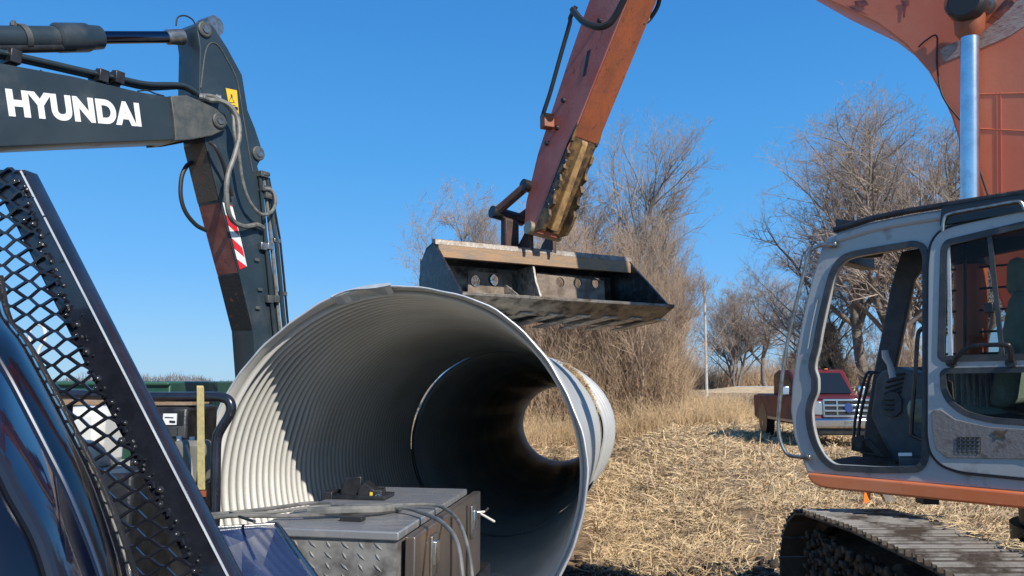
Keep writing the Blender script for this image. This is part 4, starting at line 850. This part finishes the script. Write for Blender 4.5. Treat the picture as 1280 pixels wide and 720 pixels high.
# utility pole
p = at(882, 452, 92); up = empty('utility_pole', (p.x, p.y, 0), 'grey wooden utility pole standing alone between the trees', 'utility pole')
obj('pole', G().cyl((p.x, p.y, -.2), (p.x+.15, p.y, 14.2), .19, 10, .13), mat('pale_pole_wood', (.5, .48, .44), .8), up); obj('pole_bracket', G().box((p.x+.1, p.y-.2, 12), (.22, .3, .9)).box((p.x+.1, p.y-.2, 10.2), (.15, .2, .35)), woodgrey, up)
# ------------------------------------------------------------------ trees
def gen_tree(seed, h, r, n1=20, n2=8, n3=6, n4=3, spread=.5, up=.5, base=.25, stems=1, crook=.12):
    rg = random.Random(seed); T = []; B_ = []
    def grow(p, d, L, rad, lev, out, nseg):
        pts = [p]; dirs = [d]; q = p.copy(); dd = d.copy(); sl_ = L/nseg
        for i in range(nseg):
            dd = (dd+Vector((rg.gauss(0, crook*(1+lev*.5)), rg.gauss(0, crook*(1+lev*.5)), rg.gauss(0, crook*.6)+.035*(lev > 0)))).normalized()
            q2 = q+dd*sl_; r0 = rad*(1-.85*i/nseg); r1 = rad*(1-.85*(i+1)/nseg); out.append((q, q2, max(r0, .005), max(r1, .0035))); q = q2; pts.append(q); dirs.append(dd)
        return pts, dirs
    NB = [n1, n2, n3, n4]
    def kids(pts, dirs, L, rad, lev):
        if lev > 4: return
        n = NB[lev-1]
        for k in range(n):
            t = base+(1-base)*(k+rg.random())/n if lev == 1 else rg.uniform(.15, 1); i = min(int(t*(len(pts)-1)), len(pts)-2); f = t*(len(pts)-1)-i
            p = pts[i].lerp(pts[i+1], f); d = dirs[i+1]; a = rg.uniform(0, 2*PI); o = d.orthogonal().normalized(); o = Matrix.Rotation(a, 3, d) @ o
            sp_ = spread*rg.uniform(.7, 1.3)*(1.0 if lev == 1 else 1.1); nd = (d*math.cos(sp_)+o*math.sin(sp_)+Vector((0, 0, up*.3))).normalized()
            if lev == 1: l2 = L*(.50*(1-t)**.7+.16)*rg.uniform(.75, 1.2)
            else: l2 = L*rg.uniform(.35, .65)*(1.15-.5*t)
            rr = rad*(1-.85*t)*(.62 if lev == 1 else .62)+.003
            ps, ds = grow(p, nd, l2, rr, lev, B_ if lev > 1 else T, {1: 6, 2: 4, 3: 3, 4: 2}[lev]); kids(ps, ds, l2, rr, lev+1)
    for s in range(stems):
        d = Vector((rg.gauss(0, .06+.10*(stems > 1)), rg.gauss(0, .06+.10*(stems > 1)), 1)).normalized(); hh = h*(1 if s == 0 else rg.uniform(.6, .95))
        ps, ds = grow(Vector((rg.gauss(0, .3)*(stems > 1), rg.gauss(0, .3)*(stems > 1), -.2)), d, hh, r*(1 if s == 0 else .75), 0, T, 10); kids(ps, ds, hh, r, 1)
    return T, B_
def make_proto(seed, m1, m2, **k):
    T, Bq = gen_tree(seed, **k); out = []
    for nm, S, m in (('trunk', T, m1), ('branches', Bq, m2)):
        o = segs_mesh(nm, [s[0] for s in S], [s[1] for s in S], [s[2] for s in S], [s[3] for s in S], m, n=5 if nm == 'trunk' else 3); out.append(o.data); bpy.data.objects.remove(o)
    return out
PR_ = {
 'tall': make_proto(3, bark, twig, h=16, r=.30, n1=24, n2=9, n3=6, n4=4, spread=.62, up=.7, base=.22),
 'wide': make_proto(11, bark, twig, h=15, r=.42, n1=24, n2=9, n3=6, n4=5, spread=.8, up=.4, base=.25, crook=.12),
 'twin': make_proto(5, bark, twig, h=16, r=.30, n1=16, n2=9, n3=6, n4=4, spread=.7, up=.6, base=.25, stems=2),
 'sap1': make_proto(21, twigtan, twigtan, h=9, r=.09, n1=14, n2=7, n3=5, n4=3, spread=.42, up=1.0, base=.12, stems=3),
 'sap2': make_proto(22, twigtan, twigtan, h=8, r=.08, n1=14, n2=7, n3=5, n4=3, spread=.5, up=.9, base=.1, stems=4),
 'small': make_proto(31, bark, twig, h=10, r=.16, n1=20, n2=9, n3=7, n4=4, spread=.7, up=.6, base=.15, stems=2)}
BH = {'tall': 17.0, 'wide': 16.0, 'twin': 17.0, 'sap1': 10.0, 'sap2': 9.0, 'small': 11.0}
def tree(kind, px, d, ytop, label, group, name='bare_tree', cat='tree', wd=1.0):
    x = (px-640)/F*d; h = (475-ytop)*d/F+H; k = h/BH[kind]
    r = empty(name, (x, d, gz1(x, d)), label, cat, group); r.scale = (k*wd*random.uniform(.95, 1.1), k*wd*random.uniform(.95, 1.1), k); r.rotation_euler.z = random.uniform(0, 6.28)
    for nm, me in zip(('trunk', 'branches'), PR_[kind]):
        o = bpy.data.objects.new(nm, me); COL.objects.link(o); o.parent = r
GT = 'bare winter trees beyond the field'
tree('tall', 788, 46, 165, 'tallest bare tree, rising above the tan thicket behind the arm', GT, wd=.8)
tree('twin', 806, 43, 240, 'bare grey tree leaning from the right edge of the thicket', GT, wd=.5)
tree('small', 596, 50, 238, 'bare tree behind the left end of the bucket', GT, wd=.7)
tree('small', 742, 47, 215, 'bare tree close beside the orange excavator arm', GT)
tree('small', 826, 50, 262, 'thin bare tree right of the tallest thicket tree', GT, wd=.5)
tree('wide', 1082, 48, 150, 'large spreading bare tree seen above and through the front of the grey cab', GT, wd=.85)
tree('twin', 1150, 46, 140, 'bare tree with dense twigs standing against the orange boom edge', GT)
tree('twin', 1118, 44, 150, 'forked bare tree rising between the cab roof and the boom edge', GT)
tree('wide', 1185, 50, 175, 'bare tree hidden mostly by the chrome cylinder rod', GT)
tree('small', 1030, 56, 300, 'lower bare tree at left of the large spreading one', GT)
tree('small', 925, 150, 352, 'bare tree right of the utility pole', GT)
tree('small', 910, 160, 372, 'small bare tree just beside the utility pole', GT)
tree('wide', 955, 150, 352, 'round bare tree between utility pole and cab handrail', GT)
tree('wide', 1235, 55, 250, 'bare tree seen dimly through the cab windows', GT)
rs_ = random.Random(4)
TG = 'leafless saplings making up the thicket'
for i in range(27):
    px = 646+i*7.1+rs_.uniform(-6, 6); d = 36+rs_.random()*10+max(0, (640-px))*.05; env = 285+45*abs(px-760)/110 if px > 640 else 345
    if px > 820: env += (px-820)*1.6
    random.seed(100+i)
    tree(rs_.choice(['sap1', 'sap2']), px, d, env+rs_.uniform(-45, 45), 'leafless tan sapling crowded among others in the thicket', TG, 'thicket_sapling', 'sapling', wd=.7)
for i, (px, d, yt) in enumerate(((985, 165, 425), (1000, 165, 420), (1010, 50, 400), (1060, 52, 410), (1110, 44, 400), (1140, 44, 390))):
    tree('sap2', px, d, yt, 'low leafless bush in the scrub behind the parked pickup', 'low bushes behind the pickup', 'bare_bush', 'bush')
# evergreen bush
def evergreen():
    d = 58; x = (1038-640)/F*d; r = empty('evergreen_bush', (x, d, 0), 'dark green cedar bush behind the parked pickup', 'bush'); N = 5000
    z = rng.uniform(.2, 6.2, N); rad = (6.4-z)*.26*np.sqrt(rng.random(N))+.05; a = rng.uniform(0, 2*PI, N); p = np.stack([x+rad*np.cos(a), d+rad*np.sin(a), z], -1); q = p+rng.normal(0, .22, (N, 3))+[0, 0, .1]
    segs_mesh('needles', p, q, np.full(N, .05), np.full(N, .015), evg, r); obj('trunk', G().cyl((x, d, -.1), (x, d, 6), .1, 8, .02), bark, r)
evergreen()
# brush and tall dry grass
def stems(name, N, pxr, dr, hr, rad, m, label, cat, lean=.22):
    px = rng.uniform(*pxr, N); d = rng.uniform(*dr, N); x = (px-640)/F*d; h = rng.uniform(*hr, N)*rng.uniform(.5, 1, N); z0 = gz(x, d)-.05
    P = np.stack([x, d, z0], -1); D = np.stack([rng.normal(0, lean, N), rng.normal(0, lean, N), np.ones(N)], -1); p0 = []; p1 = []; r0 = []; r1 = []
    cur = P; n = 3
    for k in range(n):
        nx = cur+D*(h/n)[:, None]; p0.append(cur); p1.append(nx); r0.append(np.full(N, rad*(1-k*.28))); r1.append(np.full(N, rad*(1-(k+1)*.28)))
        # side twig
        tw = nx+np.stack([rng.normal(0, .3, N), rng.normal(0, .3, N), rng.uniform(.1, .5, N)], -1)*(h*.3)[:, None]; p0.append(nx); p1.append(tw); r0.append(np.full(N, rad*.5)); r1.append(np.full(N, rad*.25))
        D = D+np.stack([rng.normal(0, lean, N), rng.normal(0, lean, N), np.zeros(N)], -1); cur = nx
    o = segs_mesh(name, np.concatenate(p0), np.concatenate(p1), np.concatenate(r0), np.concatenate(r1), m); tag(o, label, cat, kind='stuff')
stems('brush_thicket', 9000, (632, 850), (35, 46), (2.2, 6.0), .016, brushm, 'dense tan brush filling the foot of the thicket', 'brush')
stems('dry_grass', 15000, (560, 925), (32.5, 42), (.5, 1.6), .011, grassm, 'tall dry grass along the edge of the field', 'grass', .3)
stems('far_scrub', 9000, (800, 1320), (158, 185), (3.0, 8.0), .05, brushm, 'low tan scrub behind the parked pickup', 'scrub')
stems('far_dry_grass', 9000, (850, 1320), (38, 62), (.4, .95), .014, grassm, 'strip of tall dry grass behind the pickup', 'grass', .3)
stems('field_stubble', 2600, (640, 1290), (12, 34), (.12, .32), .006, grassm, 'short standing corn stubble in the field', 'stubble', .3)
def far_line():
    N = 26000; x = rng.uniform(-480, 480, N); d = 430+rng.uniform(-10, 10, N); env = 4.0+1.8*np.sin(x*.05)+1.2*np.sin(x*.13+1)+.8*np.sin(x*.41)
    p = np.stack([x, d, rng.uniform(-.5, 1, N)*env*.6], -1); q = p+np.stack([rng.normal(0, .7, N), rng.normal(0, .7, N), rng.uniform(.2, 1, N)*env*.7], -1)
    o = segs_mesh('distant_treeline', p, q, np.full(N, .12), np.full(N, .05), fartree); tag(o, 'hazy line of distant bare trees on the horizon', 'treeline', kind='stuff')
far_line()
# ------------------------------------------------------------------ foreground service truck
FX = 9.6
RKp = Plane(at(284, 720, 1.62), -FX)
ft = empty('service_truck', (-1.6, 2.2, 0), 'glossy navy service truck with black mesh headache rack in the near left corner', 'truck')
rack = plate('headache_rack', RKp, [(-160, 214), (27, 214), (284, 720), (320, 790), (270, 790), (237, 708), (107, 453), (22, 283), (0, 240), (-160, 240)], [], .048, gloss, ft, bev=.005)
obj('ridge_glint', G().tube([RKp.W(*RKp.hit(26, 214), .0), RKp.W(*RKp.hit(284.5, 720), .0), RKp.W(*RKp.hit(319, 788), .0)], .0028, 6), galvb, rack)  # bright tube along the ridge, put in as the sun glint
# ridge highlight also comes from the bevel; expanded metal mesh
def expanded():
    g = G(); w = .0765; h = .0195; s_min, _ = RKp.hit(-150, 400); t_top = RKp.hit(0, 212)[1]; t_bot = RKp.hit(0, 800)[1]
    inner = [RKp.hit(*p) for p in ((27, 214), (97+22, 453), (229+24, 708), (275, 790))]
    rowsn = int((t_top-t_bot)/h)+2; blobs = []
    for r in range(rowsn):
        tc = t_top-.01-r*h
        # right limit by interpolation in t
        def lim(t):
            for a, b in zip(inner, inner[1:]):
                if b[1] <= t <= a[1]: return a[0]+(b[0]-a[0])*(a[1]-t)/(a[1]-b[1])
            return inner[-1][0] if t < inner[-1][1] else inner[0][0]
        xl = lim(tc)-.012; n = int((xl-s_min)/w*4)+6; off = 0
        pts = []
        k0 = int(s_min/w)-1
        s = k0*w
        base = [(0, .5), (.14, .5), (.5, -.5), (.64, -.5)]
        while True:
            done = False
            for fx_, fy in base:
                ss = s+(fx_+(.5 if r % 2 else 0))*w; tt = tc+fy*h*.96
                tilt = .0
                if ss > xl: done = True; break
                pts.append(RKp.W(ss, tt, .004+.004*((fy > 0) ^ (r % 2 == 0))))
            if done: break
            s += w
        if len(pts) > 2:
            pts.append(RKp.W(xl, tc-.002, .006)); g.tube(pts, .0042, 4); blobs.append(RKp.W(xl-.004, tc, .004))
    mo = obj('expanded_mesh', g, gloss, rack, smooth=None)
    rr = random.Random(2); g = G()
    for b in blobs:
        for _ in range(1):
            c = b+Vector((rr.gauss(0, .006), 0, rr.gauss(0, .006))); R_ = rr.uniform(.004, .010)
            g.lathe(c+RKp.n*-.004, RKp.n, [(0, R_), (R_*.6, R_*.8), (R_, R_*.3)], 7)
        if rr.random() < .5:
            c = b+RKp.u*rr.uniform(.005, .03)+Vector((0, 0, rr.gauss(0, .015))); g.lathe(c-RKp.n*.003, RKp.n, [(0, .003), (.003, .002)], 6)
    obj('weld_bead', g, mat('weld_spatter', (.04, .04, .045), .18, .4, coat=.5), rack)['kind'] = 'stuff'
expanded()
# cab body corner in front of the rack
rails = [([(0, 385-40), (12, 400), (41, 440), (93, 537), (132, 615), (167, 712), (182, 775)], 1.42),
         ([(-40, 360), (-12, 430), (16, 479), (58, 560), (89, 623), (124, 712), (146, 790)], 1.22),
         ([(-70, 480), (-32, 540), (0, 578), (23, 623), (51, 673), (68, 722), (85, 790)], 1.08),
         ([(-200, 520), (-150, 590), (-120, 640), (-95, 690), (-75, 730), (-60, 770), (-50, 830)], 1.0)]
RC = [smooth_path([at(x, y, d) for x, y in P], 5) for P, d in rails]
def loft(A, Bv, n, bulge, first=False):
    g = G(); rows = []
    for j in range(n+1):
        t = j/n; rows.append([a.lerp(b, t)+Vector((.25, -.55, .8)).normalized()*bulge*math.sin(PI*t) for a, b in zip(A, Bv)])
    m = len(A)
    for j in range(n):
        for i in range(m-1): g.quad([rows[j][i], rows[j][i+1], rows[j+1][i+1], rows[j+1][i]])
    # weld
    me_v = [p for r in rows for p in r]; g2 = G(); g2.add(me_v, [(j*m+i, j*m+i+1, (j+1)*m+i+1, (j+1)*m+i) for j in range(n) for i in range(m-1)]); return g2
pnl = obj('cab_pillar_panel', loft(RC[0], RC[1], 10, .035), navy, ft, smooth=60)
obj('rear_side_glass', loft(RC[1], RC[2], 8, .010), mat('tinted_gloss_glass', (.008, .014, .04), .05, 0, (.004, .006, .015), 3, coat=1, bump=.03, bs=3, bdist=.02), ft, smooth=60)
obj('cab_side_panel', loft(RC[2], RC[3], 8, .02), navy, ft, smooth=60)
# back of the cab so the corner is closed
bk2 = [p+Vector((-.9, .25, -.05)) for p in RC[0]]
obj('cab_rear_panel', loft(RC[0], bk2, 4, 0), navy, ft, smooth=60)
obj('window_trim', G().tube([p+Vector((.0, -.004, .004)) for p in RC[1]], .0045, 8), mat('black_chrome_trim', (.16, .17, .19), .12, .9), ft)
obj('drip_rail', G().tube([p+Vector((.0, -.006, .004)) for p in RC[2]], .012, 10), mat('dark_trim', (.05, .055, .07), .15, .7), ft)
obj('pillar_edge_trim', G().tube([p for p in RC[0]], .006, 6), black, ft)
# flat deck behind the cab
u2 = RKp.u; v2 = Vector((math.sin(math.radians(FX)), math.cos(math.radians(FX)), 0))
dk = Vector((-.10, 2.0, 0))
def D(a, b, z): return dk+u2*a+v2*b+Vector((0, 0, z))
DZ = .92
obj('flat_deck', G().prism([D(-2.25, -1.2, DZ-.12), D(-.46, -1.2, DZ-.12), D(-.46, 2.55, DZ-.12), D(-2.25, 2.55, DZ-.12)], (0, 0, .12)), black, ft, bevel=.01)
obj('chassis_frame', G().box(D(-1.0, .8, .72), (.9, 3.6, .16), math.radians(-FX)), black, ft)
for a in (-1.9, -.75):
    obj('rear_wheel', G().lathe(D(a, 1.6, .45), u2, [(-.14, .2), (-.14, .40), (-.1, .45), (.1, .45), (.14, .40), (.14, .2)]), rubber, ft)
    obj('front_wheel', G().lathe(D(a, -3.2, .45), u2, [(-.14, .2), (-.14, .40), (-.1, .45), (.1, .45), (.14, .40), (.14, .2)]), rubber, ft)
obj('cab_body', G().prism([D(-2.0, -3.9, .6), D(-.9, -3.9, .6), D(-.9, -1.3, .6), D(-2.0, -1.3, .6)], (0, 0, .6)), navy, ft, bevel=.08)
# blue sloping cover in front of the toolbox
tp1 = [atz(262, 662, 1.40), atz(346, 656, 1.40), atz(303, 677, 1.39), atz(268, 690, 1.39)]
tp2 = [atz(303, 677, 1.39), atz(346, 656, 1.40), at(398, 728, 2.35), at(425, 775, 2.3), at(300, 790, 1.9)]
cv_ = obj('sloped_cover', G().add([*tp1, tp2[2], tp2[3], tp2[4]], [(0, 1, 2, 3), (2, 1, 4, 5, 6), (3, 2, 6)]), mat('blue_gloss_cover', (.008, .045, .17), .14, 0, (.015, .06, .20), 6, coat=.8, bump=.05, bs=20), ft, smooth=None)
obj('cover_edge', G().tube([tp1[0], tp1[1], tp2[2], tp2[3]], .012, 8), gloss, ft)
# ------------------------------------------------------------------ toolbox
TZ = 1.40
fr_ = atz(499, 665, TZ); br_ = atz(584, 611, TZ); fl_ = atz(330, 661, TZ)
tv = (br_-fr_); tl = tv.length; tv.normalize(); tu = Vector((tv.y, -tv.x, 0)); tw = .62
tbx = empty('toolbox', (fr_.x, fr_.y, DZ), 'black diamond plate toolbox with wet top and cables draped over it', 'toolbox')
def T(a, b, z): return Vector((fr_.x, fr_.y, 0))+tu*a+tv*b+Vector((0, 0, z))
obj('box_body', G().hexa([T(-tw, .01, DZ+.005), T(-.012, .01, DZ+.005), T(-.012, tl-.01, DZ+.005), T(-tw, tl-.01, DZ+.005), T(-tw, .01, TZ-.03), T(-.012, .01, TZ-.03), T(-.012, tl-.01, TZ-.03), T(-tw, tl-.01, TZ-.03)]), plate_d, tbx)
obj('lid', G().hexa([T(-tw-.01, -.006, TZ-.034), T(0, -.006, TZ-.034), T(0, tl, TZ-.034), T(-tw-.01, tl, TZ-.034), T(-tw-.01, -.006, TZ), T(0, -.006, TZ), T(0, tl, TZ), T(-tw-.01, tl, TZ)]), boxtop, tbx, bevel=.006)
tr = random.Random(9); g = G()
nx_ = 9
for i in range(nx_):
    for j in range(10):
        a = -tw+.04+i*(tw-.06)/(nx_-1)+(.02 if j % 2 else 0)*0; z = TZ-.06-j*.042
        if a > -.03: continue
        s = 1 if (i+j) % 2 else -1; c = T(a, .008, z); dlt = (tu*.014*1.0+Vector((0, 0, -.010*s if 0 else -.011)))
        dlt = tu*.016+Vector((0, 0, -.013)) if (i+j) % 2 else tu*.010+Vector((0, 0, .016))*.0+Vector((0, 0, -.013))
        g.tube([c-dlt, c, c+dlt], [.001, .0042, .001], 6)
obj('tread_lug', g, mat('worn_tread_steel', (.40, .39, .37), .3, .7), tbx)
db = [T(.012, .04, DZ+.02), T(.055, .04, DZ+.02), T(.055, tl+.10, DZ+.02), T(.012, tl+.10, DZ+.02)]
dr = obj('side_door', G().hexa(db+[p+Vector((0, 0, TZ-.025-DZ-.02)) for p in db]), boxside, tbx, bevel=.006)
for b, nm in ((.30, 'latch'), (tl-.12, 'latch')):
    l_ = obj(nm, G().box(T(.062, b, TZ-.15), (.012, .10, .17), math.atan2(tv.y, tv.x)-PI/2), chromed, dr, bevel=.004)
    obj('latch_paddle', G().box(T(.072, b, TZ-.14), (.014, .06, .10), math.atan2(tv.y, tv.x)-PI/2), chrome, l_, bevel=.004)
for b in (.62, .95): obj('door_rib', G().box(T(.057, b, TZ-.25), (.006, .02, .4), math.atan2(tv.y, tv.x)-PI/2), black, dr)
obj('door_hook', G().tube([T(.06, tl-.02, TZ-.12), T(.10, tl, TZ-.12), T(.12, tl, TZ-.10)], .006, 6), chromed, dr)
# bracket on lid
bp_ = atz(452, 622, TZ+.0)
hb2 = empty('strap_bracket', tuple(bp_), 'black steel strap bracket standing on the toolbox lid', 'bracket')
def BB(px, py, d=0): return at(px, py, bp_.y+d)
obj('base_plate', G().box(bp_+Vector((0, 0, .012)), (.30, .16, .02), math.radians(-FX)), black, hb2, bevel=.004)
obj('upright_plate', G().hexa([BB(424, 622, -.05), BB(452, 622, -.05), BB(452, 622, .05), BB(424, 622, .05), BB(431, 597, -.05), BB(452, 595, -.05), BB(452, 595, .05), BB(431, 597, .05)]), black, hb2, bevel=.006)
obj('side_cheek', G().prism([BB(446, 624, -.07), BB(478, 624, -.07), BB(477, 613, -.07), BB(468, 613, -.07), BB(455, 603, -.07), BB(448, 612, -.07)], Vector((0, .12, 0))), black, hb2, bevel=.004)
obj('lock_ring', G().tube([BB(472+3*math.cos(a), 622+4*math.sin(a), -.085) for a in [k*PI/6 for k in range(12)]], .003, 6, True), chrome, hb2)
obj('yellow_tag', G().box(BB(464, 619, -.076), (.014, .004, .03)), yellow, hb2)
obj('left_block', G().box(BB(414, 619, 0), (.06, .12, .05), math.radians(-FX)), black, hb2, bevel=.006)
# cables
cb_ = empty('cable_bundle', tuple(atz(400, 640, TZ)), 'bundle of grey cables lying across the toolbox and hanging down its side', 'cables')
def cab_(pts, r, m=hoseg): obj('cable', G().tube(smooth_path([at(px, py, d) for px, py, d in pts], 6), r, 8), m, cb_)
zt_ = lambda px, py, h=.0: (px, py, atz(px, py, TZ+.02+h).y)
cab_([(255, 647, 3.35), zt_(300, 643), zt_(345, 640), zt_(400, 633), zt_(450, 632), zt_(500, 631), zt_(540, 631), (560, 638, 3.45), (575, 655, 3.25), (586, 690, 3.1), (592, 735, 3.0)], .008)
cab_([(255, 644, 3.35), zt_(300, 640), zt_(350, 634), zt_(390, 629), zt_(440, 633, .01), zt_(500, 634, .01), (530, 642, 3.3), (555, 655, 3.1), (572, 680, 2.95), (580, 735, 2.85)], .009)
cab_([(250, 650, 3.3), zt_(290, 645), zt_(340, 645), zt_(385, 644), zt_(440, 641), zt_(490, 637)], .009)
cab_([zt_(285, 640), zt_(300, 646), (318, 652, 2.9)], .006, rubber)
cab_([zt_(385, 640, .01), zt_(430, 638, .015), zt_(470, 637, .01), zt_(500, 634)], .020)
obj('cable_clip', G().box(atz(441, 648, TZ+.01), (.10, .05, .02), math.radians(-FX)), black, cb_, bevel=.004)
# roll bar and strap
RB = Plane(at(270, 500, 3.9), -FX)
rb = obj('roll_bar', G().tube(smooth_path([RB.px(*p) for p in ((-40, 490), (60, 492), (150, 495), (195, 496), (262, 496), (278, 497), (286, 501), (289, 510), (286, 520), (278, 533), (272, 545), (270, 560), (269.5, 600), (269, 640))], 5)+[Vector((RB.px(269, 640).x, RB.px(269, 640).y, DZ-.0))], .026, 14), gloss); tag(rb, 'bent black tube roll bar beside the pipe opening with yellow strap over it', 'roll bar')
sp_ = obj('ratchet_strap', G().hexa([RB.px(247, 612, .035), RB.px(256.5, 612, .035), RB.px(256.5, 612, .030), RB.px(247, 612, .030), RB.px(246, 485, .035), RB.px(255, 485, .035), RB.px(255, 485, .030), RB.px(246, 485, .030)]).hexa([RB.px(246, 485, .036), RB.px(255, 485, .036), RB.px(255, 485, -.03), RB.px(246, 485, -.03), RB.px(246, 482, .03), RB.px(254, 482, .03), RB.px(254, 482, -.03), RB.px(246, 482, -.03)]), strapm); tag(sp_, 'pale yellow webbing strap hanging over the roll bar', 'strap'); obj('strap_hook', G().box(RB.px(254, 617, .033), (.03, .01, .03)), orust, sp_)
# things behind the rack
def atbox(name, px0, px1, py0, py1, d, dep, m, label=None, cat=None, parent=None, bevel=.02, zb=None):
    a = at(px0, py0, d); b = at(px1, py1, d); z0 = b.z if zb is None else zb
    o = obj(name, G().hexa([(a.x, d, z0), (b.x, d, z0), (b.x, d+dep, z0), (a.x, d+dep, z0), (a.x, d, a.z), (b.x, d, a.z), (b.x, d+dep, a.z), (a.x, d+dep, a.z)]), m, parent, bevel=bevel, loc=None if parent else ((a.x+b.x)/2, d+dep/2, z0))
    if label: tag(o, label, cat)
    return o
gc = atbox('green_container', -160, 210, 478, 540, 9.2, 2.0, green, 'long dark green steel container behind the truck deck', 'container', zb=0)
atbox('container_lip', -160, 211, 477, 482, 9.15, 2.1, mat('green_lip', (.03, .10, .065), .4), parent=gc)
atbox('wooden_plank', 60, 240, 500, 507, 4.35, .25, tanw, 'tan weathered plank lying level behind the mesh rack', 'plank', bevel=.005)
pk_s = [atbox('black_stake', 70, 76, 507, 640, 4.4, .05, black, 'black stake holding the left end of the plank', 'stake', zb=DZ, bevel=.003)]
bx_ = atbox('generator', 165, 232, 509, 560, 4.3, .45, black, 'black generator housing with a small white label under the plank', 'generator', zb=DZ)
lb_ = atbox('white_label', 204, 220, 517, 531, 4.29, .008, white, parent=bx_, bevel=0)
g = G(); g.prism([at(212, 525.5, 4.287), at(219, 526, 4.287), at(219, 528.5, 4.287), at(212, 528, 4.287)], (0, -.002, 0)); g.prism([at(206, 521, 4.287), at(217, 521.5, 4.287), at(217, 522.3, 4.287), at(206, 521.8, 4.287)], (0, -.002, 0)); obj('label_print', g, black, lb_)
atbox('switch_box', 222, 231, 533, 548, 4.27, .03, mat('grey_switch', (.06, .06, .06), .5), parent=bx_, bevel=.004)
atbox('vent_panel', 207, 224, 533, 546, 4.28, .02, cabdark, parent=bx_, bevel=.004)
jg = atbox('fluid_jug', 213, 252, 551, 607, 4.1, .14, jug, 'grey translucent plastic jug strapped below the roll bar', 'jug', bevel=.03)
atbox('jug_shelf', 190, 248, 607, 613, 4.05, .2, black, 'thin black shelf carrying the grey jug', 'shelf', zb=DZ, bevel=.004)
g = G(); g.tube(smooth_path([at(233, 556, 4.09), at(238, 575, 4.08), (at(241, 604, 4.09))]), .006, 6); obj('jug_seam', g, mat('pale_seam', (.35, .34, .3), .5), jg)
for k, x in enumerate((224, 240)): obj('jug_cap', G().cyl(at(x, 553, 4.16), at(x, 545+k, 4.16), .014, 10), whitep, jg)
wt = atbox('water_tank', 72, 122, 509, 588, 4.9, .35, whitep, 'white plastic tank seen through the mesh', 'tank', bevel=.06)
atbox('tank_base', 60, 130, 588, 600, 4.85, .7, mat('pale_pallet', (.4, .38, .34), .8), 'pale pallet under the white tank', 'pallet', zb=.02)
atbox('black_crate', 115, 160, 592, 690, 3.6, .5, black, 'black crate on the truck deck seen through the mesh', 'crate', zb=DZ)
ho = obj('white_hose', G().tube(smooth_path([at(*p, 3.0) for p in ((37, 430), (38, 412), (46, 405), (55, 410), (56, 425), (48, 440), (46, 470), (52, 520), (60, 600))]), .007, 8), whitep); tag(ho, 'thin white hose looping up behind the mesh', 'hose')
# rope end inside the pipe
rp = obj('short_rope', G().tube(smooth_path([at(597, 640, 5.9), at(606, 645, 5.95), at(618, 652, 6.0)]), .010, 6), whitep); tag(rp, 'short white rope end sticking out past the toolbox', 'rope')
